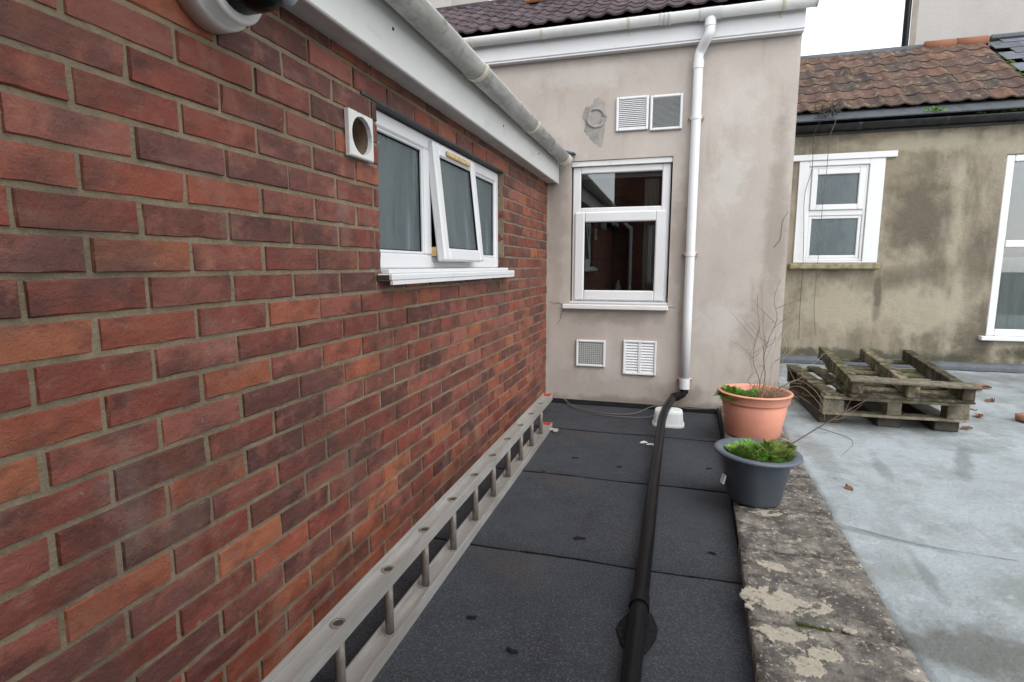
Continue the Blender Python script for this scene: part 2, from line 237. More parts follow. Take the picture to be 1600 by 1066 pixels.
def prism(bm, prof, axis, t0, t1, cap=True):
    """prof: (a, b) points swept along 'x' -> (y,z) or 'y' -> (x,z) or 'z' -> (x,y)"""
    def P(a, b, t): return {'x': (t, a, b), 'y': (a, t, b), 'z': (a, b, t)}[axis]
    r0 = [bm.verts.new(P(a, b, t0)) for a, b in prof]; r1 = [bm.verts.new(P(a, b, t1)) for a, b in prof]
    k = len(prof)
    for i in range(k): bm.faces.new((r0[i], r0[(i + 1) % k], r1[(i + 1) % k], r1[i]))
    if cap: bm.faces.new(r0); bm.faces.new(r1[::-1])
    return bm
def tube(bm, pts, r, seg=10, r1=None, cap=True):
    pts = [Vector(p) for p in pts]; n = len(pts); rings = []
    t = (pts[1] - pts[0]).normalized(); ref = Vector((0, 0, 1)) if abs(t.z) < .9 else Vector((1, 0, 0))
    u = t.cross(ref).normalized()
    for i, p in enumerate(pts):
        t = (pts[min(i + 1, n - 1)] - pts[max(i - 1, 0)]).normalized()
        u = (u - t * u.dot(t)).normalized(); v = t.cross(u)
        rr = r if r1 is None else r + (r1 - r) * i / (n - 1)
        if isinstance(r, (list, tuple)): rr = r[i]
        rings.append([bm.verts.new(p + (u * math.cos(a) + v * math.sin(a)) * rr) for a in [2 * math.pi * k / seg for k in range(seg)]])
    for i in range(n - 1):
        for k in range(seg): bm.faces.new((rings[i][k], rings[i][(k + 1) % seg], rings[i + 1][(k + 1) % seg], rings[i + 1][k]))
    if cap: bm.faces.new(rings[0][::-1]); bm.faces.new(rings[-1])
    return bm
def lathe(bm, prof, c, seg=40, M=None):
    rings = []
    for r, z in prof:
        rings.append([bm.verts.new((M @ Vector((r * math.cos(2 * math.pi * k / seg), r * math.sin(2 * math.pi * k / seg), z)) if M else Vector((r * math.cos(2 * math.pi * k / seg), r * math.sin(2 * math.pi * k / seg), z))) + Vector(c)) for k in range(seg)])
    for i in range(len(rings) - 1):
        for k in range(seg): bm.faces.new((rings[i][k], rings[i][(k + 1) % seg], rings[i + 1][(k + 1) % seg], rings[i + 1][k]))
    return bm
def disc(bm, c, r, axis='z', seg=24):
    vs = []
    for k in range(seg):
        a = 2 * math.pi * k / seg; p = (r * math.cos(a), r * math.sin(a))
        vs.append(bm.verts.new(Vector(c) + Vector({'z': (p[0], p[1], 0), 'x': (0, p[0], p[1]), 'y': (p[0], 0, p[1])}[axis])))
    bm.faces.new(vs); return bm
def halfpipe(axis_c, r, th, a0=math.pi, a1=2 * math.pi, n=14):
    """half-round gutter section in (h, z), open at the top"""
    cx, cz = axis_c; o = [(cx + r * math.cos(a0 + (a1 - a0) * i / n), cz + r * math.sin(a0 + (a1 - a0) * i / n)) for i in range(n + 1)]
    q = r - th; i_ = [(cx + q * math.cos(a0 + (a1 - a0) * i / n), cz + q * math.sin(a0 + (a1 - a0) * i / n)) for i in range(n, -1, -1)]
    return o + i_
def smooth_path(pts, n=6):
    pts = [Vector(p) for p in pts]; out = []
    for i in range(len(pts) - 1):
        p0 = pts[max(i - 1, 0)]; p1 = pts[i]; p2 = pts[i + 1]; p3 = pts[min(i + 2, len(pts) - 1)]
        for k in range(n):
            t = k / n; out.append(.5 * ((2 * p1) + (-p0 + p2) * t + (2 * p0 - 5 * p1 + 4 * p2 - p3) * t * t + (-p0 + 3 * p1 - 3 * p2 + p3) * t ** 3))
    out.append(pts[-1]); return out
def project(p):
    d = Vector(p) - CAM; z = d.dot(FX)
    if z < .05: return None
    return (800 + 847.17 * d.dot(RX) / z, 533 - 847.17 * d.dot(UX) / z)
def frame_rect(bm, plane, c0, c1, d0, d1, wdt, bev=.006):
    """rectangular window frame in plane 'x' (y,z) or 'y' (x,z): outer c0..c1, depth d0..d1, member width (l, r, b, t)"""
    (a0, z0), (a1, z1) = c0, c1; l, r, b, t = wdt if isinstance(wdt, tuple) else (wdt,) * 4
    def q(pa, pb):
        if plane == 'x': box(bm, (d0, pa[0], pa[1]), (d1, pb[0], pb[1]), bev=bev)
        else: box(bm, (pa[0], d0, pa[1]), (pb[0], d1, pb[1]), bev=bev)
    q((a0, z0), (a0 + l, z1)); q((a1 - r, z0), (a1, z1)); q((a0 + l, z0), (a1 - r, z0 + b)); q((a0 + l, z1 - t), (a1 - r, z1))
    return bm
def grid_wall(bm, plane, d0, d1, A, Z, holes):
    """wall slab with rectangular holes; plane 'x' -> a is y, 'y' -> a is x"""
    av = sorted({A[0], A[1], *[h[0] for h in holes], *[h[1] for h in holes]}); zv = sorted({Z[0], Z[1], *[h[2] for h in holes], *[h[3] for h in holes]})
    for i in range(len(av) - 1):
        for j in range(len(zv) - 1):
            ca = (av[i] + av[i + 1]) / 2; cz = (zv[j] + zv[j + 1]) / 2
            if any(h[0] < ca < h[1] and h[2] < cz < h[3] for h in holes): continue
            if plane == 'x': _box(bm, (d0, av[i], zv[j]), (d1, av[i + 1], zv[j + 1]))
            else: _box(bm, (av[i], d0, zv[j]), (av[i + 1], d1, zv[j + 1]))
    bmesh.ops.remove_doubles(bm, verts=bm.verts, dist=1e-5)
    # drop the inner faces shared by two cells
    seen = {}
    for f in bm.faces: seen.setdefault(frozenset(v.index for v in f.verts), []).append(f)
    bm.verts.index_update(); seen = {}
    for f in bm.faces: seen.setdefault(tuple(sorted(v.index for v in f.verts)), []).append(f)
    dead = [f for fs in seen.values() if len(fs) > 1 for f in fs]
    bmesh.ops.delete(bm, geom=dead, context='FACES_ONLY')
    return bm

def blob(bm, cx, cy, rx, ry, z, h, n=26, jag=.28, seed=0, rings=3):
    r = random.Random(seed); ph = [r.uniform(0, 6.28) for _ in range(5)]
    def rad(a): return 1 + jag * (.5 * math.sin(2 * a + ph[0]) + .35 * math.sin(3 * a + ph[1]) + .3 * math.sin(5 * a + ph[2]) + .2 * math.sin(9 * a + ph[3])) + r.uniform(-.06, .06)
    R = [rad(2 * math.pi * k / n) for k in range(n)]; last = None
    for q in range(rings + 1):
        s = 1 - q / rings * .85; zz = z + h * math.sin(q / rings * math.pi / 2)
        ringv = [bm.verts.new((cx + rx * R[k] * s * math.cos(2 * math.pi * k / n), cy + ry * R[k] * s * math.sin(2 * math.pi * k / n), zz + r.uniform(0, h * .15))) for k in range(n)]
        if last:
            for k in range(n): bm.faces.new((last[k], last[(k + 1) % n], ringv[(k + 1) % n], ringv[k]))
        last = ringv
    bm.faces.new(last); return bm
bmesh_blob = blob
# ================================================================== THE SETTING
b = B(); _box(b, (-400, -400, -3.2), (400, 400, -3.0)); obj('ground', b, 'ground', kind='structure')
YB = 4.67
def edge_x(y): return 1.449 - .039 * (4.68 - y)          # felt roof's right edge
def cop_l(y): return 1.474 - .052 * (4.62 - y)
def cop_r(y): return 1.850 - .028 * (4.60 - y)
# felt flat roof
fr = thing('flat_roof', (.7, 1.7, -.2), kind='structure')
b = B(); prism(b, [(-.05, -1.3), (1.32 - .10, -1.3), (edge_x(4.67) + .03, 4.74), (-.05, 4.74)], 'z', -.20, -.012); obj('roof_deck', b, 'felt_dark', fr)
ys = [-1.25, -.75, .24, 1.18, 2.10, 2.99, 3.88, 4.668]
for i in range(len(ys) - 1):
    y0, y1 = ys[i], min(ys[i + 1] + .07, 4.668); b = B(); nx, ny = 14, 8; gv = []
    for j in range(ny + 1):
        row = []
        for k in range(nx + 1):
            y = y0 + (y1 - y0) * j / ny; wob = .004 * math.sin(k * .9 + i * 2) if j == 0 else 0
            x = .004 + (edge_x(y) - .004) * k / nx
            z = .0045 - .0065 * j / ny + (.0022 * math.sin(3.1 * x + i) * math.sin(2.3 * y + 1.3 * i) if 0 < j < ny else 0)
            row.append(b.verts.new((x, y + wob, z)))
        gv.append(row)
    for j in range(ny):
        for k in range(nx): b.faces.new((gv[j][k], gv[j][k + 1], gv[j + 1][k + 1], gv[j + 1][k]))
    lowr = [b.verts.new((v.co.x, v.co.y, -.009)) for v in gv[0]]
    for k in range(nx): b.faces.new((lowr[k], lowr[k + 1], gv[0][k + 1], gv[0][k]))
    obj('felt_sheet', b, 'felt', fr, smooth=True)
    if i:
        b = B(); tube(b, [(.01 + (edge_x(y0) - .02) * t / 30, y0 - .002 + .004 * math.sin(t * .9 * 14 / 30 + i * 2) + rng.uniform(-.0012, .0012), .0005) for t in range(31)], [.0026 + rng.uniform(-.0012, .0022) for t in range(31)], 6)
        obj('seam_bead', b, 'bitumen', fr)
b = B()
for y0, y1 in ((-1.25, 1.2), (1.2, 3.0), (3.0, 4.66)):
    vs = [(edge_x(y0) - .001, y0, -.01), (edge_x(y0) + .012, y0, -.01), (edge_x(y1) + .012, y1, -.01), (edge_x(y1) - .001, y1, -.01)]
    prism(b, [(v[0], v[1]) for v in vs], 'z', -.01, .046)
obj('edge_upstand', b, 'felt_dark', fr)
b = B(); prism(b, [(YB - .03, .004), (YB - .004, .034), (YB + .01, .034), (YB + .01, -.008), (YB - .03, -.004)], 'x', .02, edge_x(YB) - .004); obj('back_upstand', b, 'felt_dark', fr)

for i, (x, y, q) in enumerate(((.689, 2.27, .020), (.50, 3.28, .016), (.78, 3.20, .016), (.42, 1.62, .012), (.60, 1.50, .014), (1.25, 2.30, .012), (1.30, 3.32, .014), (.36, 3.0, .010), (.55, 1.30, .015))):
    b = B(); bmesh_blob(b, x, y, q * 1.3, q * .8, .0058, .004, n=16, jag=.5, seed=200 + i, rings=2); obj('tar_spot', b, 'bitumen', fr, smooth=True)

# parapet with coping stones
pw = thing('parapet_wall', (1.6, 1.7, -.5), 'low parapet of lichened coping stones beside the black felt roof', 'wall')
b = B(); prism(b, [(cop_l(-1.3) + .035, -1.3), (cop_r(-1.3) - .01, -1.3), (cop_r(4.66) - .01, 4.66), (cop_l(4.66) + .035, 4.66)], 'z', -.6, .012); obj('wall_core', b, 'mortar', pw)
jy = [-1.28, -.62, -.02, .62, 1.20, 1.79, 2.275, 2.70, 3.16, 3.63, 4.12, 4.655]
for i in range(len(jy) - 1):
    y0, y1 = jy[i] + .006, jy[i + 1] - .006; b = B(); nx, ny = 14, 16; g = []; ph = rng.uniform(0, 9); sk = rng.uniform(-.012, .012)
    for j in range(ny + 1):
        row = []
        for k in range(nx + 1):
            u, v = k / nx, j / ny; y = y0 + (y1 - y0) * v + sk * (u - .5); xl, xr = cop_l(y), cop_r(y)
            er = .0015 * math.sin(11 * y + ph) + rng.uniform(-.0015, .0015)
            x = xl + (xr - xl) * u + (er if k in (0, nx) else 0)
            z = .070 + .0035 * math.sin(9 * x + ph) * math.cos(7 * y + ph) + rng.uniform(-.0016, .0016)
            d = min(u * .42, (1 - u) * .42, v * .5, (1 - v) * .5)
            if d < .012: z -= .0035
            row.append(b.verts.new((x, y, z)))
        g.append(row)
    for j in range(ny):
        for k in range(nx): b.faces.new((g[j][k], g[j][k + 1], g[j + 1][k + 1], g[j + 1][k]))
    ring = [g[0][k] for k in range(nx + 1)] + [g[j][nx] for j in range(1, ny + 1)] + [g[ny][k] for k in range(nx - 1, -1, -1)] + [g[j][0] for j in range(ny - 1, 0, -1)]
    lo = [b.verts.new((v.co.x, v.co.y, .004)) for v in ring]
    for k in range(len(ring)): b.faces.new((ring[k], lo[k], lo[(k + 1) % len(ring)], ring[(k + 1) % len(ring)]))
    obj('coping_stone', b, 'coping', pw, smooth=True)
from mathutils import noise as mnoise
def crust(bm, cx, cy, rx, ry, z, cell=.0032, seed=0.0):
    """ragged flaky crust: small cells kept where a noise field passes"""
    nx, ny = int(rx * 2.6 / cell), int(ry * 2.6 / cell); V = {}
    def f(x, y):
        d = math.hypot((x - cx) / rx, (y - cy) / ry); v_ = Vector((x * 16 + seed, y * 16, seed))
        return 1 - d + .55 * mnoise.fractal(v_, .8, 2.0, 5) 
    def vert(i, j, h):
        k = (i, j, h)
        if k not in V:
            x, y = cx - rx * 1.3 + i * cell, cy - ry * 1.3 + j * cell
            V[k] = bm.verts.new((x + .0008 * mnoise.noise(Vector((x * 400, y * 400, 1))), y + .0008 * mnoise.noise(Vector((x * 400, y * 400, 7))), z + (h * (.0016 + .0010 * mnoise.noise(Vector((x * 150, y * 150, 3)))) - (0 if h else .004))))
        return V[k]
    on = {(i, j) for i in range(nx) for j in range(ny) if f(cx - rx * 1.3 + (i + .5) * cell, cy - ry * 1.3 + (j + .5) * cell) > .25}
    for (i, j) in on:
        bm.faces.new([vert(*q, 1) for q in ((i, j), (i + 1, j), (i + 1, j + 1), (i, j + 1))])
        for (di, dj, a, c) in ((-1, 0, (i, j), (i, j + 1)), (1, 0, (i + 1, j), (i + 1, j + 1)), (0, -1, (i, j), (i + 1, j)), (0, 1, (i, j + 1), (i + 1, j + 1))):
            if (i + di, j + dj) not in on: bm.faces.new((vert(*a, 1), vert(*c, 1), vert(*c, 0), vert(*a, 0)))
    return bm
for s_, (cx, cy, rx, ry) in enumerate(((1.43, 1.905, .135, .085), (1.545, 1.90, .06, .04), (1.42, 1.73, .11, .05), (1.62, 1.80, .026, .018), (1.52, 1.66, .06, .04), (1.44, 1.60, .07, .05), (1.53, 2.62, .10, .035), (1.45, 2.14, .06, .035), (1.62, 2.15, .03, .02), (1.50, 1.50, .10, .04))):
    b = B(); crust(b, cx, cy, rx, ry, .0715, seed=s_ * 3.7 + 1)
    if len(b.faces): obj('lichen_patch', b, 'lichen', pw, smooth=True, kind='stuff')
    else: b.free()
b = B()
for k in range(26):
    t = rng.random(); x = 1.465 + .10 * t; blob(b, x + rng.uniform(-.004, .004), 1.79 - .012 * (t - .5) + rng.uniform(-.003, .003), .007, .005, .064, .008, n=7, seed=k, rings=2)
for k in range(14): blob(b, 1.40 + .16 * rng.random(), 2.70 + rng.uniform(-.006, .006), .008, .005, .064, .008, n=7, seed=90 + k, rings=2)
obj('joint_moss', b, 'moss', pw, smooth=True, kind='stuff')

# concrete terrace
tz = .058
te = thing('terrace', (5, 3, -.3), kind='structure')
b = B(); nx, ny = 90, 100; g = []
def tz_at(x, y): return tz + .004 * math.sin(1.7 * x + .6) * math.sin(1.3 * y) + .0025 * math.sin(5.1 * x + 2 * y)
for j in range(ny + 1):
    row = []
    for k in range(nx + 1):
        y = -1.3 + (7.09 + 1.3) * j / ny; y_ = y
        x0 = cop_r(y) - .012 + .010 * math.sin(3.3 * y) * math.sin(1.7 * y + 1) if y < 4.66 else 1.9 - .05
        x = x0 + (9.5 - x0) * (k / nx) ** 1.35
        row.append(b.verts.new((x, y_, tz_at(x, y) + (-.03 if k == 0 and y < 4.6 else 0) + rng.uniform(-.0008, .0008))))
    g.append(row)
for j in range(ny):
    for k in range(nx): b.faces.new((g[j][k], g[j][k + 1], g[j + 1][k + 1], g[j + 1][k]))
ts = obj('terrace_surface', b, 'terrace', te, smooth=True); tc_ = WT[ts]
add_zones('terrace', [(x - tc_.x, y - tc_.y, rx, ry, a, m) for x, y, rx, ry, a, m in ((2.05, 1.82, .60, .16, .05, .9), (2.7, 1.78, .7, .2, 0, .85), (2.74, 3.70, .45, .05, 1.15, .55), (2.24, 3.45, .30, .045, 1.45, .5), (2.0, 2.28, .24, .03, 1.5, .5), (2.6, 5.0, .8, .75, 0, .55), (1.95, 3.6, .10, .5, 0, .4), (3.6, 6.6, 2.2, .4, 0, .5), (1.92, 2.55, .28, .03, -.3, .5))], (.118, .122, .112, 1))  # damp at the near right, thin bands, darker around the pallets and wall foot
b = B(); _box(b, (1.87, -1.3, -.35), (9.5, 7.1, .02)); obj('terrace_slab', b, 'terrace', te)
def strip(pts, wd, name, mat, z=.0045, parent=te):
    b = B(); P = smooth_path([(x, y, 0) for x, y in pts], 7); L_ = []; R_ = []
    for i, p in enumerate(P):
        t = (P[min(i + 1, len(P) - 1)] - P[max(i - 1, 0)]).normalized(); nrm = Vector((-t.y, t.x, 0)); e = wd * (.6 + .8 * rng.random()) * (0.15 if i in (0, len(P) - 1) else 1)
        j = Vector((rng.uniform(-1, 1), rng.uniform(-1, 1), 0)) * wd * .5
        for lst, s in ((L_, 1), (R_, -1)):
            q = p + j + nrm * e * s; lst.append(b.verts.new((q.x, q.y, tz_at(q.x, q.y) + z)))
    for i in range(len(P) - 1): b.faces.new((L_[i], L_[i + 1], R_[i + 1], R_[i]))
    return obj(name, b, mat, parent, smooth=True)
strip([(1.80, 2.62), (1.95, 2.55), (2.10, 2.50), (2.4, 2.47)], .0014, 'crack', 'damp', .003)

# ================================================================== BRICK HOUSE (left)
Z0, CZ, PX = 1.1926, .075, .229
OPEN = (1.825, 3.385, Z0, Z0 + 8 * CZ)
VENT = (1.631, 1.755, Z0 + 5 * CZ + .004, Z0 + 7 * CZ - .004)
bh = thing('brick_house', (0, 1.7, 0), 'red brick house wall on the left with white window and grey gutter', 'house')
b = B(); grid_wall(b, 'x', -.22, -.0048, (-1.3, 4.668), (-.3, 2.15), [OPEN, VENT])
wall = obj('wall', b, 'mortar', bh)
bricks = []
for k in range(-16, 11):
    z0 = Z0 + CZ * k + .0055; z1 = Z0 + CZ * (k + 1) - .0055; zm = (z0 + z1) / 2
    if z1 > 2.02: continue
    ph = 1.101 if k % 2 else 1.101 - .1145
    n0 = int((-1.3 - ph) / PX) - 1
    for n in range(n0, 30):
        a = ph + n * PX + .0055; c = a + PX - .011 + rng.uniform(-.0025, .0025); a += rng.uniform(-.0025, .0025); segs = [(max(a, -1.28), min(c, 4.664))]
        for h in (OPEN, VENT):
            if h[2] < zm < h[3]:
                ns = []
                for s in segs:
                    if s[1] <= h[0] or s[0] >= h[1]: ns.append(s); continue
                    if s[0] < h[0]: ns.append((s[0], h[0] - (.0 if h is OPEN else .004)))
                    if s[1] > h[1]: ns.append((h[1] + (.0 if h is OPEN else .004), s[1]))
                segs = ns
        for s in segs:
            if s[1] - s[0] > .012: bricks.append((s[0], s[1], zm))
BW, BH_ = .218, .0635
def brick_mesh(bm, seed, a0=-BW / 2, a1=BW / 2, zc=0.0, xo=0.0):
    r = random.Random(seed); nx, nz = 5, 2; jj = lambda s: r.uniform(-s, s)
    ly, lz = (a1 - a0), BH_; fr_ = []
    for j in range(nz + 1):
        row = []
        for i in range(nx + 1):
            u, v = i / nx, j / nz; eu = .0022 * (1 if i == 0 else -1 if i == nx else 0); ev = .0020 * (1 if j == 0 else -1 if j == nz else 0)
            edge = i in (0, nx) or j in (0, nz); chip = r.uniform(.001, .0028) if edge and r.random() < .12 else 0
            row.append(bm.verts.new((xo + jj(.0012) - chip * .8, a0 + ly * u + eu + jj(.0012) + (chip if i == 0 else -chip if i == nx else 0), zc - lz / 2 + lz * v + ev + jj(.0010) + (chip if j == 0 else -chip if j == nz else 0))))
        fr_.append(row)
    for j in range(nz):
        for i in range(nx): bm.faces.new((fr_[j][i], fr_[j][i + 1], fr_[j + 1][i + 1], fr_[j + 1][i]))
    ring = [fr_[0][i] for i in range(nx + 1)] + [fr_[1][nx]] + [fr_[nz][i] for i in range(nx, -1, -1)] + [fr_[1][0]]
    def ext(x, g):
        out = []
        for v in ring:
            y = a0 if v.co.y < a0 + ly * .12 else a1 if v.co.y > a1 - ly * .12 else v.co.y
            z = zc - lz / 2 if v.co.z < zc - lz * .3 else zc + lz / 2 if v.co.z > zc + lz * .3 else v.co.z
            out.append(bm.verts.new((x, y + jj(.001), z + jj(.001) )))
        return out
    r1 = ext(xo - .0046, 0); r2 = ext(xo - .05, 0); m = len(ring)
    for A_, B2 in ((ring, r1), (r1, r2)):
        for i in range(m): bm.faces.new((A_[i], A_[(i + 1) % m], B2[(i + 1) % m], B2[i]))
variants = []
for s in range(12):
    b = B(); brick_mesh(b, s); bmesh.ops.recalc_face_normals(b, faces=b.faces); me = bpy.data.meshes.new('brick'); b.to_mesh(me); b.free(); me.materials.append(MATS['brick']); variants.append(me)
def area(bk):
    ps = [project((0, y, z)) for y, z in ((bk[0], bk[2] - .032), (bk[1], bk[2] - .032), (bk[1], bk[2] + .032), (bk[0], bk[2] + .032))]
    if any(p is None for p in ps): return 0
    ps = [(min(max(p[0], 0), 1600), min(max(p[1], 0), 1066)) for p in ps]
    return abs(sum(ps[i][0] * ps[(i + 1) % 4][1] - ps[(i + 1) % 4][0] * ps[i][1] for i in range(4))) / 2
bricks.sort(key=area, reverse=True)
for a, c, zm in bricks[:300]:
    ln = c - a; inst('brick', rng.choice(variants), (rng.uniform(-.0018, .0018), (a + c) / 2, zm), wall, (rng.uniform(-.004, .004), 0, rng.uniform(-.006, .006)), (1, ln / BW, 1))
b = B()
for q, (a, c, zm) in enumerate(bricks[300:]): brick_mesh(b, 500 + q, a, c, zm, rng.uniform(-.0018, .0018))
obj('bricks', b, 'brick_far', wall, kind='stuff')
# lintel, soffit, fascia, gutter, roof
b = B(); box(b, (-.21, OPEN[0] - .10, OPEN[3] - .001), (.003, OPEN[1] + .02, OPEN[3] + .0075)); obj('lintel', b, 'lintel', bh)
b = B(); box(b, (-.20, -1.3, 1.905), (.082, 4.655, 1.914)); obj('soffit', b, 'soffit', bh)
fas = None
b = B(); box(b, (.083, -1.3, 1.894), (.101, 4.655, 2.105), bev=.004); fas = obj('fascia', b, 'upvc_aged', bh)
for (y, z) in ((1.775, 2.005), (3.05, 1.99), (3.9, 2.0), (.9, 2.0)):
    b = B(); tube(b, [(.100, y, z), (.1035, y, z)], .006, 10); obj('nail_head', b, 'hole', fas)
GX, GZ, GR = .163, 2.092, .057
b = B(); prism(b, halfpipe((GX, GZ), GR, .003, n=20), 'y', -1.3, 4.60); gut = obj('gutter', b, 'gutter_grey', bh, smooth=False)
for p in gut.data.polygons: p.use_smooth = len(p.vertices) == 4
for y in (-.2, .75, 2.42, 3.42):
    b = B(); prism(b, halfpipe((GX, GZ), GR + .005, .0045, n=20), 'y', y - .016, y + .016); box(b, (.1015, y - .016, 2.06), (.112, y + .016, 2.10)); obj('gutter_bracket', b, 'clip_cream', gut)
b = B()
for y in (4.46, 4.50, 4.555): prism(b, halfpipe((GX, GZ), GR + .007, .006, n=20), 'y', y - .013, y + .013)
prism(b, halfpipe((GX, GZ), GR + .003, .002, n=20), 'y', 4.445, 4.615); obj('gutter_union', b, 'clip_cream', gut)
b = B(); prism(b, halfpipe((GX, GZ), GR + .003, GR, n=20), 'y', 4.60, 4.606); obj('end_cap', b, 'gutter_grey', gut)
# roof of the brick house: shallow slope rising away behind its gutter
b = B(); prism(b, [(.16, 2.125), (.16, 2.115), (-2.8, 3.25), (-2.8, 3.35)], 'y', -1.3, 4.64); rf = obj('roof', b, 'tile_dark', bh)
b = B(); prism(b, [(.10, 2.135), (.24, 2.128), (.24, 2.134), (.10, 2.175), (-.4, 2.42), (-.4, 2.38)], 'y', 4.60, 4.667); obj('flashing', b, 'flashing_blue', rf)
# three-light window
XW = -.037
win = thing('window', (XW, 2.6, OPEN[2]), parent=bh)
y0, y1, z0, z1 = OPEN[0] + .003, OPEN[1] - .003, OPEN[2] + .006, OPEN[3] - .004
b = B(); frame_rect(b, 'x', (y0, z0), (y1, z1), XW - .06, XW, (.045, .05, .062, .06), bev=.007)
M1, M2 = 2.325, 2.905
for ym in (M1, M2): box(b, (XW - .058, ym - .032, z0 + .062), (XW + .002, ym + .032, z1 - .06), bev=.007)
obj('frame', b, 'upvc', win)
for a, c in ((y0 + .045, M1 - .032), (M2 + .032, y1 - .05)):
    b = B(); box(b, (XW - .034, a + .001, z0 + .063), (XW - .022, c - .001, z1 - .061)); obj('pane', b, 'frosted', win)
    b = B(); frame_rect(b, 'x', (a + .0005, z0 + .0625), (c - .0005, z1 - .0605), XW - .021, XW - .006, .012, bev=.004); obj('glazing_bead', b, 'upvc', win)
    b = B(); frame_rect(b, 'x', (a + .0125, z0 + .0745), (c - .0125, z1 - .0725), XW - .0215, XW - .0165, .004, bev=0); obj('seal', b, 'felt_dark', win)
# opened top-hung vent
sy0, sy1 = M1 + .014, M2 - .026; H = z1 - .02 - (z0 + .03); ang = math.radians(5.6)
Ms = Matrix.Translation((XW - .010, 0, z1 - .022)) @ Matrix.Rotation(-ang, 4, 'Y')
def tf(bm): bmesh.ops.transform(bm, matrix=Ms, verts=bm.verts); return bm
b = B(); frame_rect(b, 'x', (sy0, -H), (sy1, 0), -.008, .036, .060, bev=.008); sash = obj('opening_sash', tf(b), 'upvc', bh)
b = B(); box(b, (.008, sy0 + .061, -H + .061), (.018, sy1 - .061, -.061)); obj('pane', tf(b), 'frosted', sash)
b = B(); frame_rect(b, 'x', (sy0 + .0605, -H + .0605), (sy1 - .0605, -.0605), .018, .026, .004, bev=0); obj('seal', tf(b), 'felt_dark', sash)
b = B(); box(b, (.037, sy0 + .13, -.048), (.050, sy1 - .10, -.022), bev=.005); obj('trickle_vent', tf(b), 'yellowed', sash)
b = B(); box(b, (-.045, sy0 + .010, -H + .03), (-.012, sy0 + .022, -H + .07)); obj('stay', tf(b), 'yellowed', sash)
b = B(); box(b, (-.055, OPEN[0] - .03, OPEN[2] - .038), (.062, OPEN[1] + .035, OPEN[2] - .012), bev=.005); box(b, (-.06, OPEN[0] + .004, OPEN[2] - .012), (.03, OPEN[1] - .004, OPEN[2] + .005), bev=.003)
box(b, (.05, OPEN[0] - .028, OPEN[2] - .052), (.060, OPEN[1] + .033, OPEN[2] - .037)); sl = obj('window_sill', b, 'upvc', bh)
b = B(); box(b, (-.004, OPEN[0] - .034, OPEN[2] - .036), (.048, OPEN[0] - .0305, OPEN[2] - .016)); obj('end_cap', b, 'hole', sl)
b = B(); box(b, (-1.6, OPEN[0] - .3, OPEN[2] - .9), (-.23, OPEN[1] + .3, OPEN[3] + .3)); 
for f in list(b.faces):
    if all(abs(v.co.x + .23) < 1e-4 for v in f.verts): b.faces.remove(f)
obj('room', b, 'room', bh)
# square vent cowl
vz = (VENT[2] + VENT[3]) / 2; vy = (VENT[0] + VENT[1]) / 2 - .004; hs_ = .074; n = 28
b = B()
for xa, xb in ((.002, .021),):
    def ringp(x, rr, sq):
        out = []
        for k in range(n):
            a = 2 * math.pi * (k + .5) / n; ca, sa = math.cos(a), math.sin(a)
            q = rr / max(abs(ca), abs(sa)) if sq else rr
            out.append(b.verts.new((x, vy + q * ca, vz + q * sa)))
        return out
    o1 = ringp(xa, hs_, True); o2 = ringp(xb - .004, hs_, True); o3 = ringp(xb, hs_ - .004, True); i1 = ringp(xb, .062, False); i2 = ringp(.006, .0605, False)
    for A_, B2 in ((o1, o2), (o2, o3), (o3, i1), (i1, i2)):
        for k in range(n): b.faces.new((A_[k], A_[(k + 1) % n], B2[(k + 1) % n], B2[k]))
cowl = obj('extractor_vent', b, 'upvc_aged', bh)
b = B(); tube(b, [(.0055, vy, vz), (-.21, vy, vz)], .0612, 28, cap=False); disc(b, (-.2, vy, vz), .062, 'x'); obj('duct', b, 'duct', cowl)
# round terminal high on the wall (white collar, black nose)
fy, fz = 1.072, 1.836
b = B(); Mx = Matrix.Rotation(math.radians(90), 4, 'Y')
lathe(b, [(.0, 0), (.098, .0), (.098, .045), (.093, .052), (.090, .052), (.090, .085), (.084, .092), (.0, .092)], (.002, fy, fz), 36, Mx); fl = obj('flue_collar', b, 'upvc_aged', bh, smooth=True)
b = B(); lathe(b, [(.0, 0), (.070, .0), (.070, .06), (.064, .085), (.045, .10), (0, .104)], (.090, fy, fz), 32, Mx); obj('nose', b, 'black_plastic', fl, smooth=True)
b = B(); lathe(b, [(.0, 0), (.026, .0), (.026, .03), (.016, .042), (0, .045)], (.165, fy + .045, fz - .02), 20, Mx); obj('lens', b, 'nose_shine', fl, smooth=True)  # pale blue knob stands for the highlight on the black nose

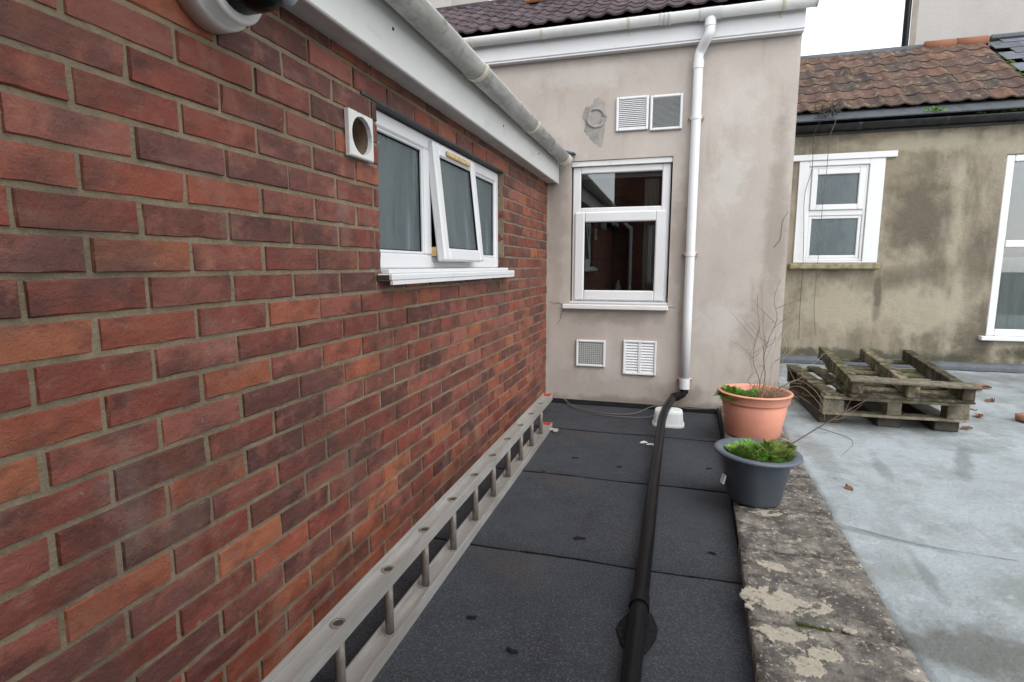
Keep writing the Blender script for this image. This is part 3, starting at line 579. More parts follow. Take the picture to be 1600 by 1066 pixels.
# ================================================================== RENDERED HOUSE (back)
rh = thing('rendered_house', (.9, YB, 0), 'pale rendered house end wall facing the camera, dark tiled roof above', 'house')
RX0, RX1 = -3.2, 1.897
W0 = (.200, 1.022, .893, 2.078)
b = B(); grid_wall(b, 'y', YB, YB + .26, (RX0, RX1), (-3, 2.93), [W0]); rw = obj('wall', b, 'render', rh); q_ = WT[rw]
add_zones('render', [(x - q_.x, z - q_.z, rx, rz, a, m) for x, z, rx, rz, a, m in ((.9, .03, 1.3, .07, 0, .75), (.60, .76, .45, .07, 0, .5), (1.10, 1.35, .10, .6, 0, .45), (1.80, 1.5, .09, .9, 0, .5), (.08, 1.5, .10, .7, 0, .4), (1.15, .12, .25, .14, 0, .6), (1.72, .8, .16, .5, .2, .4))], (.235, .20, .165, 1), 'y', 5)
add_zones('render', [(x - q_.x, z - q_.z, rx, rz, a, m) for x, z, rx, rz, a, m in ((1.45, 1.9, .16, .35, .2, .55), (1.42, .75, .22, .20, 0, .5), (.60, .35, .5, .12, 0, .35), (.30, 2.75, .5, .10, 0, .4), (1.5, 2.4, .2, .25, 0, .4))], (.53, .51, .485, 1), 'y', 9)
b = B(); _box(b, (RX1 - .26, YB + .2605, -3), (RX1 - .001, 7.07, 2.93)); obj('side_wall', b, 'render', rh)
b = B(); box(b, (RX0, YB - .075, 2.905), (RX1 + .004, YB - .055, 3.09), bev=.004); box(b, (RX0, YB - .066, 2.892), (RX1 + .002, YB - .001, 2.905)); obj('fascia', b, 'upvc', rh)
GY, GZ2, GR2 = YB - .132, 3.075, .056
b = B(); prism(b, halfpipe((GY, GZ2), GR2, .003, n=20), 'x', RX0, RX1 + .055); g2 = obj('gutter', b, 'upvc_aged', rh)
for p in g2.data.polygons: p.use_smooth = len(p.vertices) == 4
b = B(); prism(b, halfpipe((GY, GZ2), GR2 + .003, GR2, n=20), 'x', RX1 + .055, RX1 + .061); obj('end_cap', b, 'upvc', g2)
for x in (-.62, -.02, .66, 1.74):
    b = B(); prism(b, halfpipe((GY, GZ2), GR2 + .004, .004, n=20), 'x', x - .009, x + .009); box(b, (x - .009, YB - .083, 2.99), (x + .009, YB - .0755, 3.07)); obj('gutter_bracket', b, 'clip_cream', g2)
for x in (.93,):
    b = B()
    for dx in (-.03, 0, .03): prism(b, halfpipe((GY, GZ2), GR2 + .006, .005, n=20), 'x', x + dx - .009, x + dx + .009)
    obj('gutter_union', b, 'upvc', g2)
# downpipe
b = B(); prism(b, halfpipe((GY, GZ2), GR2 + .006, .006, n=20), 'x', 1.175, 1.325)
tube(b, [(1.25, GY, GZ2 - .05), (1.25, GY, GZ2 - .10)], .040, 20); outlet = obj('gutter_outlet', b, 'upvc', g2)
DX, DY, DR = 1.182, YB - .052, .036
pth = smooth_path([(1.25, GY, 2.985), (1.25, GY, 2.93), (1.235, GY + .012, 2.895), (1.197, DY - .012, 2.835), (DX, DY, 2.79), (DX, DY, 2.70)], 6)
b = B(); tube(b, pth + [Vector((DX, DY, z)) for z in (2.3, 1.8, 1.3, .8, .21)], DR, 22); dp = obj('downpipe', b, 'upvc', rh, smooth=True)
b = B(); tube(b, [(DX, DY, 2.70), (DX, DY, 2.76)], DR + .004, 22); obj('collar', b, 'upvc', dp)
b = B(); tube(b, [(1.25, GY, 2.965), (1.25, GY, 3.0)], DR + .004, 22); obj('collar', b, 'upvc', dp)
for z in (2.345, 1.30, .27):
    b = B(); tube(b, [(DX, DY, z - .016), (DX, DY, z + .016)], DR + .004, 22); box(b, (DX - .055, YB - .018, z - .012), (DX + .055, YB - .001, z + .012), bev=.002); cl = obj('pipe_clip', b, 'upvc', dp)
    b = B()
    for s in (-1, 1): tube(b, [(DX + s * .052, YB - .028, z), (DX + s * .052, YB - .002, z)], .009, 10)
    obj('screw', b, 'rust', dp)
b = B(); tube(b, [(DX, DY, .20), (DX, DY, .272)], DR + .005, 22); obj('socket', b, 'upvc', dp)
# window: fixed top light, opening sash below
FY = YB + .038
wn = thing('window', (.6, FY, W0[2]), parent=rh)
a0, a1, z0, z1 = W0[0] + .012, W0[1] - .012, W0[2] + .012, W0[3] - .045
TZ = 1.665
b = B(); frame_rect(b, 'y', (a0, z0), (a1, z1), FY, FY + .06, (.066, .066, .04, .055), bev=.007); box(b, (a0 + .066, FY + .001, TZ - .032), (a1 - .066, FY + .059, TZ + .032), bev=.007); obj('frame', b, 'upvc', wn)
b = B(); box(b, (a0 + .067, FY + .022, TZ + .033), (a1 - .067, FY + .030, z1 - .056)); obj('pane', b, 'clear_glass', wn)
b = B(); box(b, (a0 - .008, YB + .012, z1 + .002), (a1 + .008, FY + .05, W0[3] - .003)); obj('head_packer', b, 'upvc_aged', wn)
b = B(); frame_rect(b, 'y', (a0 + .022, z0 + .012), (a1 - .022, TZ - .006), FY - .020, FY + .03, .084, bev=.009); sh = obj('opening_sash', b, 'upvc', rh)
b = B(); box(b, (a0 + .107, FY - .001, z0 + .097), (a1 - .107, FY + .007, TZ - .091)); obj('pane', b, 'clear_glass', sh)
b = B(); frame_rect(b, 'y', (a0 + .1065, z0 + .0965), (a1 - .1065, TZ - .0905), FY - .008, FY - .0015, .004, bev=0); obj('seal', b, 'felt_dark', sh)
b = B(); box(b, (W0[0] - .052, YB - .055, W0[2] - .050), (W0[1] + .006, YB + .10, W0[2] - .012), bev=.005); box(b, (W0[0] + .003, YB + .004, W0[2] - .012), (W0[1] - .003, FY + .06, W0[2] + .012)); obj('window_sill', b, 'upvc', rh)
# shallow dark room behind it
b = B(); box(b, (W0[0] - .5, YB + .262, W0[2] - .5), (W0[1] + .5, YB + 2.2, W0[3] + .25))
for f in list(b.faces):
    if all(abs(v.co.y - YB - .262) < 1e-4 for v in f.verts): b.faces.remove(f)
obj('room', b, 'room', rh)
b = B(); box(b, (W0[0] + .003, YB + .10, W0[2] - .012), (W0[1] - .003, YB + .259, W0[2] + .04)); obj('inner_sill', b, 'upvc', rh)
b = B(); box(b, (W0[0] + .02, YB + .12, W0[3] - .13), (W0[1] - .02, YB + .16, W0[3] - .085)); obj('blind_rail', b, 'upvc', rh)
b = B(); k = 18
vsf = [(.845 + .012 * math.sin(i * 1.3), YB + .17 + .016 * math.cos(i * 2.1)) for i in range(k + 1)]
prof = [(.80 + .12 * i / k, YB + .18 + .016 * math.cos(i * 2.1)) for i in range(k + 1)]; prof += [(x, y + .004) for x, y in prof[::-1]]
prism(b, prof, 'z', W0[2] + .05, W0[3] - .14); obj('curtain', b, 'curtain', rh)
for pts in (((.14, .875), (.10, .888), (.065, .883), (.02, .90)), ((1.03, .872), (1.06, .868), (1.095, .862)), ((.16, .835), (.13, .79), (.12, .74), (.09, .70)), ((1.80, 1.35), (1.84, 1.42), (1.85, 1.55), (1.885, 1.62))):
    b = B(); P = smooth_path([(x, YB - .0005, z) for x, z in pts], 6); tube(b, [p + Vector((rng.uniform(-.003, .003), 0, rng.uniform(-.003, .003))) for p in P], .0028, 5, .0012); obj('crack', b, 'crack', rw)
# vents
def vent(x0, x1, z0, z1, style):
    v = thing('air_vent', ((x0 + x1) / 2, YB, z0), parent=rh)
    b = B(); frame_rect(b, 'y', (x0, z0), (x1, z1), YB - .024, YB - .001, .020, bev=.005)
    if style == 'double': box(b, ((x0 + x1) / 2 - .010, YB - .023, z0 + .02), ((x0 + x1) / 2 + .010, YB - .002, z1 - .02))
    obj('frame', b, 'upvc', v)
    b = B(); box(b, (x0 + .019, YB - .006, z0 + .019), (x1 - .019, YB - .0005, z1 - .019)); obj('backing', b, 'cement_patch' if style == 'mesh' else 'grille', v)
    if style == 'mesh':
        for i in range(1, 12):
            x = x0 + .02 + (x1 - x0 - .04) * i / 12; z = z0 + .02 + (z1 - z0 - .04) * i / 12
            b = B(); box(b, (x - .003, YB - .016, z0 + .018), (x + .003, YB - .011, z1 - .018)); obj('bar', b, 'grille', v)
            b = B(); box(b, (x0 + .018, YB - .0185, z - .003), (x1 - .018, YB - .0163, z + .003)); obj('bar', b, 'grille', v)
    else:
        ns = {'slat': 15, 'fine': 26, 'double': 11}[style]; pitch = (z1 - z0 - .04) / ns
        cols = [(x0 + .0195, x1 - .0195)] if style != 'double' else [(x0 + .0195, (x0 + x1) / 2 - .0095), ((x0 + x1) / 2 + .0095, x1 - .0195)]
        for i in range(ns):
            z = z0 + .02 + pitch * (i + .5)
            for c0, c1 in cols:
                b = B(); prism(b, [(YB - .020, z - pitch * .42), (YB - .017, z - pitch * .42), (YB - .004, z + pitch * .38), (YB - .008, z + pitch * .38)], 'x', c0, c1); obj('slat', b, 'upvc' if style != 'fine' else 'grille', v)
vent(.565, .820, 2.290, 2.552, 'slat'); vent(.832, 1.080, 2.278, 2.545, 'fine')
vent(.268, .522, .340, .573, 'mesh'); vent(.672, .948, .288, .583, 'double')
b = B(); blob(b, .395, 2.385, .105, .155, 0, .007, n=60, jag=.30, seed=24)
for v in b.verts: v.co = Vector((v.co.x, YB - v.co.z, v.co.y))
fp = obj('flue_patch', b, 'cement_patch', rh, smooth=True)
b = B(); tube(b, [(.40 + .062 * math.cos(a) + .006 * math.sin(5 * a), YB - .004, 2.41 + .075 * math.sin(a) + .005 * math.sin(3 * a)) for a in [2 * math.pi * i / 30 for i in range(31)]], .013, 8); obj('patch_ring', b, 'cement_patch', fp, smooth=True)
# roof tiles
def tile_mesh(name, wd, ln, mat, amp=.02, th=.014, seg=9):
    b = B(); top = []; bot = []
    for s in range(2):
        rt, rb = [], []
        for k in range(seg + 1):
            u = k / seg; h = amp * (.5 - .5 * math.cos(2 * math.pi * min(1, max(0, (u - .35) / .62)))) ; x = (u - .5) * (wd * 1.04)
            rt.append(b.verts.new((x, s * ln, h + th))); rb.append(b.verts.new((x, s * ln, h)))
        top.append(rt); bot.append(rb)
    for k in range(seg):
        b.faces.new((top[0][k], top[0][k + 1], top[1][k + 1], top[1][k])); b.faces.new((bot[0][k], bot[1][k], bot[1][k + 1], bot[0][k + 1])); b.faces.new((bot[0][k], bot[0][k + 1], top[0][k + 1], top[0][k]))
    b.faces.new((bot[0][0], top[0][0], top[1][0], bot[1][0])); b.faces.new((bot[0][seg], bot[1][seg], top[1][seg], top[0][seg]))
    bmesh.ops.recalc_face_normals(b, faces=b.faces); me = bpy.data.meshes.new(name); b.to_mesh(me); b.free(); me.materials.append(MATS[mat])
    for p in me.polygons: p.use_smooth = False
    return me
def tiled_roof(parent, x0, x1, ye, ze, pitch, rows, wd, gauge, mat, clip=None):
    tm = tile_mesh('roof_tile', wd, gauge * 1.22, mat); c, s = math.cos(pitch), math.sin(pitch)
    nx = int(round((x1 - x0) / wd))
    for j in range(rows):
        for i in range(nx):
            x = x0 + (i + .5) * wd; y = ye + gauge * j * c; z = ze + gauge * j * s
            if clip and clip(x, y): continue
            inst('roof_tile', tm, (x + rng.uniform(-.003, .003), y - .012 * s + rng.uniform(-.004, .004), z + .014 * c), parent, (pitch - math.radians(2.2) + rng.uniform(-.012, .012), rng.uniform(-.012, .012), rng.uniform(-.012, .012)))
PR = math.radians(31)
ye, ze = YB - .13, 3.112; RL = 1.72; c, s = math.cos(PR), math.sin(PR)
b = B(); prism(b, [(ye + .06, ze - .02), (ye + RL * c, ze + RL * s - .03), (ye + 2.0 * RL * c, ze - .02)], 'x', RX0, RX1 - .01); roof = obj('roof', b, 'tile_dark', rh)
tiled_roof(roof, -2.18, RX1 + .02, ye, ze, PR, 9, .151, .19, 'tile_dark')
for i in range(10):
    x = -2.2 + i * .45; b = B(); tube(b, [(x, ye + RL * c, ze + RL * s - .03), (x + .44, ye + RL * c, ze + RL * s - .03)], .085, 14)
    obj('ridge_tile', b, 'tile_dark', roof, smooth=True)
b = B(); box(b, (-.10, 0, 0), (.10, .20, .035), Matrix.Translation((-.33, ye + 1.14 * c, ze + 1.14 * s + .045)) @ Matrix.Rotation(PR, 4, 'X'), bev=.008); obj('vent_tile', b, 'tile_orange', roof)

# ================================================================== STAINED HOUSE (right)
YS = 7.08
sh_ = thing('stained_house', (3.8, YS, 0), 'weathered rendered house with mossy red tiled roof behind the terrace', 'house')
SW1 = (2.425, 3.235, 1.245, 2.40); SW2 = (4.365, 5.75, .425, 2.36)
b = B(); grid_wall(b, 'y', YS, YS + .25, (1.905, 9.4), (-.3, 2.78), [SW1, SW2]); sw = obj('wall', b, 'stained_render', sh_); q_ = WT[sw]
add_zones('stained_render', [(x - q_.x, z - q_.z, rx, rz, a, m) for x, z, rx, rz, a, m in ((2.9, .75, .55, .38, 0, .8), (3.75, .70, .55, .34, .3, .75), (3.98, 1.6, .07, .8, 0, .6), (3.6, 2.52, 1.0, .10, 0, .75), (4.25, 2.45, .3, .10, 0, .6), (4.15, .9, .2, .4, 0, .5))], (.37, .335, .255, 1), 'y', 5)
add_zones('stained_render', [(x - q_.x, z - q_.z, rx, rz, a, m) for x, z, rx, rz, a, m in ((3.60, 1.75, .36, .48, .15, .8), (3.30, .95, .05, .34, 0, .85), (3.55, 1.1, .5, .14, -.2, .6), (4.2, 1.3, .12, .5, 0, .6), (4.36, .40, .08, .25, 0, .9))], (.110, .094, .072, 1), 'y', 5)
add_zones('stained_render', [(x - q_.x, z - q_.z, rx, rz, a, m) for x, z, rx, rz, a, m in ((3.4, .17, 1.8, .09, 0, .85), (4.9, .24, .7, .10, 0, .9))], (.060, .062, .040, 1), 'y', 7)
# left window: boxed white surround and two sashes
v = thing('window', (2.83, YS, 1.24), parent=sh_)
b = B(); frame_rect(b, 'y', (2.405, 1.240), (3.262, 2.385), YS - .018, YS + .06, (.105, .150, .02, .06), bev=.005); obj('surround', b, 'upvc', v)
b = B(); box(b, (2.325, YS - .032, 2.386), (3.365, YS + .02, 2.452), bev=.004); obj('head_board', b, 'upvc', v)
b = B(); frame_rect(b, 'y', (2.511, 1.262), (3.111, 2.324), YS + .002, YS + .055, (.03, .03, .03, .03), bev=.005); box(b, (2.54, YS + .003, 1.775), (3.082, YS + .054, 1.835), bev=.004); obj('frame', b, 'upvc', v)
b = B(); frame_rect(b, 'y', (2.542, 1.836), (3.080, 2.292), YS - .016, YS + .03, .062, bev=.006); obj('upper_sash', b, 'upvc', v)
b = B(); frame_rect(b, 'y', (2.542, 1.293), (3.080, 1.774), YS + .012, YS + .05, .034, bev=.005); obj('lower_sash', b, 'upvc', v)
for (za, zb, dy) in ((1.899, 2.229, .006), (1.328, 1.739, .028)):
    b = B(); box(b, (2.577 if zb < 1.8 else 2.605, YS + dy, za), (3.045 if zb < 1.8 else 3.017, YS + dy + .008, zb)); obj('pane', b, 'frosted', v)
b = B(); box(b, (2.36, YS - .085, 1.168), (3.28, YS + .02, 1.236), bev=.012); obj('stone_sill', b, 'stone_sill', sh_)
# right window
v = thing('window', (5.0, YS, .42), parent=sh_)
b = B(); frame_rect(b, 'y', (4.37, .45), (5.745, 2.355), YS + .01, YS + .075, (.075, .075, .075, .07), bev=.007); box(b, (4.446, YS + .004, 1.40), (5.669, YS + .072, 1.475), bev=.007); obj('frame', b, 'upvc', v)
b = B(); box(b, (4.447, YS + .03, 1.476), (5.668, YS + .038, 2.284)); obj('pane', b, 'clear_glass', v)
b = B(); box(b, (4.447, YS + .03, .526), (5.668, YS + .038, 1.399)); obj('pane', b, 'clear_glass', v)
b = B(); box(b, (4.30, YS - .07, .405), (5.8, YS + .03, .449), bev=.006); obj('window_sill', b, 'upvc', sh_)
b = B(); prism(b, [(4.44 + 1.25 * i / 60, YS + .15 + .012 * math.sin(i * 1.1)) for i in range(61)] + [(4.44 + 1.25 * i / 60, YS + .155 + .012 * math.sin(i * 1.1)) for i in range(60, -1, -1)], 'z', .46, 1.30); obj('net_curtain', b, 'white_item', sh_)
for (xa, xb, za, zb) in ((2.2, 3.5, 1.1, 2.5), (4.2, 5.95, .2, 2.5)):
    b = B(); box(b, (xa, YS + .252, za), (xb, YS + 1.8, zb))
    for f in list(b.faces):
        if all(abs(q.co.y - YS - .252) < 1e-4 for q in f.verts): b.faces.remove(f)
    obj('room', b, 'room', sh_)
b = B(); box(b, (1.91, YS - .012, .545 - .42), (9.4, YS - .001, .40 - .25)); 
b.free()
b = B(); prism(b, [(YS - .001, .15), (YS - .012, .15), (YS - .03, .135), (YS - .045, .10), (YS - .05, .066), (YS - .001, .066)], 'x', 1.91, 9.4); obj('lead_flashing', b, 'lead', sh_)
# gutter, fascia, roof
ESY, ESZ = YS - .16, 2.775
b = B(); box(b, (1.91, YS - .03, 2.66), (9.4, YS - .002, 2.79)); obj('fascia', b, 'gutter_black', sh_)
b = B(); prism(b, halfpipe((YS - .092, 2.745), .060, .004, n=16), 'x', 1.91, 9.4); sg = obj('gutter', b, 'gutter_black', sh_)
for p in sg.data.polygons: p.use_smooth = len(p.vertices) == 4
for x in (2.95, 3.75, 4.4):
    b = B(); prism(b, halfpipe((YS - .092, 2.745), .065, .005, n=16), 'x', x - .02, x + .02); obj('gutter_bracket', b, 'gutter_black', sg)
SP = math.radians(37); c, s = math.cos(SP), math.sin(SP); SR = 1.86
b = B(); prism(b, [(ESY + .04, ESZ + .0), (ESY + SR * c, ESZ + SR * s - .02), (ESY + 2 * SR * c, ESZ)], 'x', 1.91, 9.4); sr = obj('roof', b, 'tile_dark', sh_)
b = B(); box(b, (1.92, -.02, 0), (9.3, .27, .012), Matrix.Translation((0, ESY + .01, ESZ + .012)) @ Matrix.Rotation(SP - .12, 4, 'X')); obj('eaves_lead', b, 'lead', sr)
def sclip(x, y): return x > 4.66
tiled_roof(sr, 1.93, 4.75, ESY + .20 * c, ESZ + .22 * s, SP, 7, .19, .236, 'tile_red', sclip)
ry, rz = ESY + SR * c, ESZ + SR * s
b = B(); tube(b, [(1.92, ry, rz + .01), (3.98, ry, rz + .01)], .055, 12); obj('ridge_capping', b, 'lead', sr, smooth=True)
for i in range(2):
    b = B(); tube(b, [(3.99 + .33 * i, ry, rz + .02), (4.31 + .33 * i, ry, rz + .02)], .075, 14); obj('ridge_tile', b, 'tile_orange', sr, smooth=True)
# slate valley strip to the right of the tiles: stepped slates
sm = None
b = B(); box(b, (-.14, 0, 0), (.14, .26, .009), bev=.002); sm = bpy.data.meshes.new('slate'); b.to_mesh(sm); b.free(); sm.materials.append(MATS['slate'])
for j in range(10):
    for i in range(9):
        x = 4.76 + i * .285 + (.14 if j % 2 else 0) - .0 * j; t = .10 + .18 * j
        if t > SR - .02: continue
        inst('slate', sm, (x + rng.uniform(-.004, .004), ESY + t * c - .02 * s, ESZ + t * s + .05 * c), sr, (SP - .05, rng.uniform(-.01, .01), rng.uniform(-.01, .01)))
b = B(); box(b, (4.66, ry - .05, rz + .03), (9.3, ry + .05, rz + .09), bev=.015); obj('slate_ridge', b, 'lead', sr)
b = B()
for k in range(60): blob(b, 4.64 + rng.uniform(-.05, .05), ESY + rng.uniform(.15, 1.4) * c, .02, .015, 0, .012, n=7, seed=k, rings=2)
for v in b.verts: v.co.z += ESZ + (v.co.y - ESY) / c * s + .035
obj('moss', b, 'moss', sr, smooth=True, kind='stuff')
def leaf_mass(bm, c, rad, n, ln, seed, up=.6, wd=.18):
    r = random.Random(seed); c = Vector(c)
    for _ in range(n):
        a = r.uniform(0, 6.28); q = math.sqrt(r.random()); p = c + Vector((rad[0] * q * math.cos(a), rad[1] * q * math.sin(a), r.random() * rad[2] * (1 - .55 * q)))
        d = Vector((r.uniform(-1, 1), r.uniform(-1, 1), r.uniform(-.1, up) + .15)).normalized(); l = ln * r.uniform(.5, 1.2); sd_ = d.cross(Vector((r.uniform(-1, 1), r.uniform(-1, 1), r.uniform(-1, 1)))).normalized() * l * wd
        v = [bm.verts.new(x) for x in (p, p + d * l * .45 + sd_, p + d * l - Vector((0, 0, l * .12)), p + d * l * .45 - sd_)]; bm.faces.new(v)
    return bm
b = B(); leaf_mass(b, (3.63, 6.97, 2.79), (.08, .035, .07), 160, .06, 3, wd=.1)
obj('gutter_grass', b, 'leaf_green', sh_, kind='stuff')
b = B()
for k in range(120):
    x = 4.0 + 1.2 * rng.random(); blob(b, x, 6.98 + rng.uniform(-.03, .03), .025, .018, 2.755 + rng.uniform(0, .02), .025, n=7, seed=k + 50, rings=2)
obj('gutter_moss', b, 'moss', sh_, smooth=True, kind='stuff')

# ================================================================== buildings farther off
th_ = thing('tall_house', (6, 9.2, -3), 'tall pale rendered house rising behind the mossy red roof', 'house')
b = B(); prism(b, [(4.085, 9.0), (9.5, 9.0), (9.5, 13), (5.75, 13)], 'z', -3, 8.5); obj('wall', b, 'pale_render', th_)
b = B(); prism(b, [(4.01, 8.985), (4.083, 8.985), (4.19, 9.3), (4.12, 9.3)], 'z', -3, 8.5); obj('corner_quoin', b, 'quoin', th_)
b = B(); tube(b, [(3.965, 8.99, -3), (3.965, 8.99, 8.5)], .04, 14); obj('downpipe', b, 'black_plastic', th_, smooth=True)
ph_ = thing('pale_house', (-3.4, 7.3, -3), 'pale grey wall rising behind the left end of the dark tiled roof', 'house')
b = B(); box(b, (-5.2, 7.0, -3), (-1.82, 8.6, 7.5), bev=.02); obj('wall', b, 'pale_render', ph_)
b = B(); prism(b, [(-5.4, 7.5), (-1.6, 7.5), (-3.5, 8.9)], 'y', 6.9, 8.7); obj('roof', b, 'slate', ph_)
# house the photograph is taken from: shows only in the far window's reflection
ho = thing('host_house', (1.5, -.8, -3), 'dark brick house with white downpipe, seen only as reflection in far window', 'house')
HW = (.62, 1.55, .9, 1.95)
b = B(); grid_wall(b, 'y', -1.05, -.801, (.001, 3.2), (-3, 3.5), [HW]); hw = obj('wall', b, 'mortar', ho)
b = B()
for k in range(0, 46):
    z = .035 + k * .075; off = .1145 if k % 2 else 0
    for n_ in range(0, 15):
        a = .01 + n_ * PX + off + .005; c2 = min(a + PX - .01, 3.19)
        if a > 3.12 or (HW[2] - .03 < z < HW[3] + .03 and a < HW[1] and c2 > HW[0]): continue
        _box(b, (a, -.804, z - .032), (c2, -.794, z + .032))
obj('bricks', b, 'brick_far', hw, kind='stuff')
b = B(); frame_rect(b, 'y', (HW[0] + .004, HW[2] + .004), (HW[1] - .004, HW[3] - .004), -.92, -.85, .07); obj('window_frame', b, 'upvc', ho)
b = B(); box(b, (HW[0] + .07, -.89, HW[2] + .07), (HW[1] - .07, -.88, HW[3] - .07)); obj('pane', b, 'frosted', ho)
b = B(); tube(b, smooth_path([(.20, -.70, 2.06), (.20, -.70, 1.98), (.32, -.75, 1.85), (.32, -.75, 1.75), (.32, -.75, 0.02)], 5), .034, 14); obj('downpipe', b, 'upvc', ho, smooth=True)

# ================================================================== THINGS ON THE FLAT ROOF
# ladder lying on its edge
la = thing('ladder', (.2, 2.4, 0), 'aluminium ladder lying on its edge along the brick wall', 'ladder')
LY0, LY1, LH = .45, 3.86, .265
def lx(y): return .205 - .012 * (y - 1.2) / 2.6
def channel(zc, up):
    """C-section rail: wide web level, two flanges"""
    b = B(); wv = .036; prof_web = (zc - .0035, zc + .0035)
    for (xa, xb, za, zb) in ((-wv, wv, *prof_web), (-wv, -wv + .006, zc - .022, zc + .022), (wv - .006, wv, zc - .022, zc + .022)):
        va = [(lx(LY0) + xa, LY0), (lx(LY0) + xb, LY0), (lx(LY1) + xb, LY1), (lx(LY1) + xa, LY1)]
        if (za, zb) == prof_web: va = [(lx(LY0) - wv + .006, LY0), (lx(LY0) + wv - .006, LY0), (lx(LY1) + wv - .006, LY1), (lx(LY1) - wv + .006, LY1)]
        prism(b, va, 'z', za, zb)
    return b
for zc in (.024, LH - .020):
    b = channel(zc, zc > .1); rail = obj('rail', b, 'aluminium', la)
    b = B(); box(b, (lx(LY1) - .037, LY1 - .001, zc - .0225), (lx(LY1) + .037, LY1 + .008, zc + .0225), bev=.003); obj('end_cap', b, 'red_plastic', rail)
top_rail = rail
yy = 1.44 - 3 * .2735
while yy < LY1 - .05:
    x = lx(yy)
    b = B(); tube(b, [(x, yy, .0285), (x, yy, LH - .0245)], .0145, 14); obj('rung', b, 'alu_rung', la, smooth=True)
    b = B(); tube(b, [(x, yy, .028), (x, yy, .031)], .020, 16); obj('rung_collar', b, 'aluminium', la)
    # flared rung end standing through the upper rail, hollow
    b = B(); lathe(b, [(.0215, -.0012), (.0215, .0022), (.0165, .0030), (.0140, .0022), (.0135, -.012)], (x, yy, LH - .0155), 20); obj('rung_end', b, 'alu_rung', top_rail, smooth=True)
    b = B(); disc(b, (x, yy, LH - .0148), .0150); obj('rung_hole', b, 'hole', top_rail)
    yy += .2735
b = B(); box(b, (.19, 3.79, .006), (.285, 3.822, .020), bev=.004); box(b, (.255, 3.76, .006), (.285, 3.79, .02), bev=.003); obj('stabiliser_foot', b, 'aluminium', la)

# black waste pipe laid on the roof from the downpipe
bp = thing('waste_pipe', (.98, 2.6, 0), 'black plastic pipe lying along the felt roof from the white downpipe', 'pipe')
PRD = .0295
pp = smooth_path([(DX, DY, .22), (DX, DY, .185), (DX - .02, DY - .03, .155), (1.10, 4.50, .150), (1.085, 4.40, .160), (1.062, 4.22, .166), (1.035, 4.05, .150), (1.015, 3.85, .125)], 6) + [Vector((1.003, 3.4, .085)), Vector((.990, 2.8, .058)), Vector((.982, 2.2, .045)), Vector((.972, 1.6, .0405)), Vector((.96, .9, .0405)), Vector((.945, .2, .0405)), Vector((.93, -.78, .0405))]
b = B(); tube(b, pp, PRD, 20); obj('pipe', b, 'black_plastic', bp, smooth=True)
b = B(); tube(b, [(DX, DY, .165), (DX, DY, .235)], .032, 18); tube(b, [(1.128, 4.535, .151), (1.095, 4.487, .150)], PRD + .006, 18); obj('elbow_collar', b, 'black_plastic', bp)
b = B(); tube(b, [(.9755, 1.83, .0445), (.9748, 1.775, .0445)], PRD + .005, 20); obj('coupling', b, 'black_plastic', bp)
b = B(); prism(b, [(.905, 1.70), (.915, 1.74), (.945, 1.80), (.965, 1.83), (.995, 1.835), (1.02, 1.80), (1.04, 1.73), (1.035, 1.68), (1.01, 1.61), (.985, 1.57), (.955, 1.575), (.925, 1.63)], 'z', .006, .0105); pad = obj('felt_pad', b, 'bitumen', bp)

# upturned tub carrying the pipe
tb = thing('plastic_tub', (1.03, 4.2, 0), 'white upturned plastic tub propping up the black pipe', 'tub')
b = B(); k = 0; rings = []
for (hw_, hd, z) in ((.118, .085, .003), (.118, .085, .018), (.112, .080, .020), (.104, .074, .105), (.098, .069, .120), (.085, .058, .1265)):
    ring = []
    for i in range(32):
        a = 2 * math.pi * i / 32; ca, sa = math.cos(a), math.sin(a); q = (abs(ca) ** 4 + abs(sa) ** 4) ** (-.25)
        ring.append(b.verts.new((1.062 + hw_ * q * ca, 4.205 + hd * q * sa - .04 * 0, z)))
    rings.append(ring)
for i in range(len(rings) - 1):
    for k in range(32): b.faces.new((rings[i][k], rings[i][(k + 1) % 32], rings[i + 1][(k + 1) % 32], rings[i + 1][k]))
b.faces.new(rings[-1]); obj('tub_body', b, 'white_tub', tb, smooth=False)
b = B(); lathe(b, [(.0, .1266), (.03, .1266), (.03, .131), (0, .131)], (1.062, 4.205, 0), 20); obj('base_ring', b, 'white_tub', tb)

# loose cable along the foot of the wall
b = B(); tube(b, smooth_path([(.17, 4.62, .05), (.25, 4.55, .012), (.42, 4.42, .012), (.62, 4.36, .012), (.80, 4.42, .014), (.93, 4.50, .06), (1.05, 4.60, .05), (1.25, 4.62, .035), (1.42, 4.61, .05)], 8), .0045, 6)
tag(obj('loose_cable', b, 'cable_grey'), 'thin grey cable trailing along the foot of the rendered wall', 'cable')
b = B(); tube(b, smooth_path([(.19, 4.61, .04), (.30, 4.47, .011), (.50, 4.33, .011), (.72, 4.30, .011), (.90, 4.34, .012), (1.0, 4.45, .03)], 8), .0035, 6)
tag(obj('loose_cable', b, 'cable_grey'), 'second thinner cable curving across the felt in front of the first', 'cable')
for i, (x, y, l) in enumerate(((.905, 3.70, 'white paper scrap on the felt, farther from the black pipe'), (.955, 3.665, 'white paper scrap on the felt touching the black pipe'))):
    b = B(); blob(b, x, y, .026, .014, .006, .012, n=12, jag=.6, seed=i + 70, rings=2); tag(obj('paper_scrap', b, 'scrap', smooth=False), l, 'paper', 'white scraps on the felt')

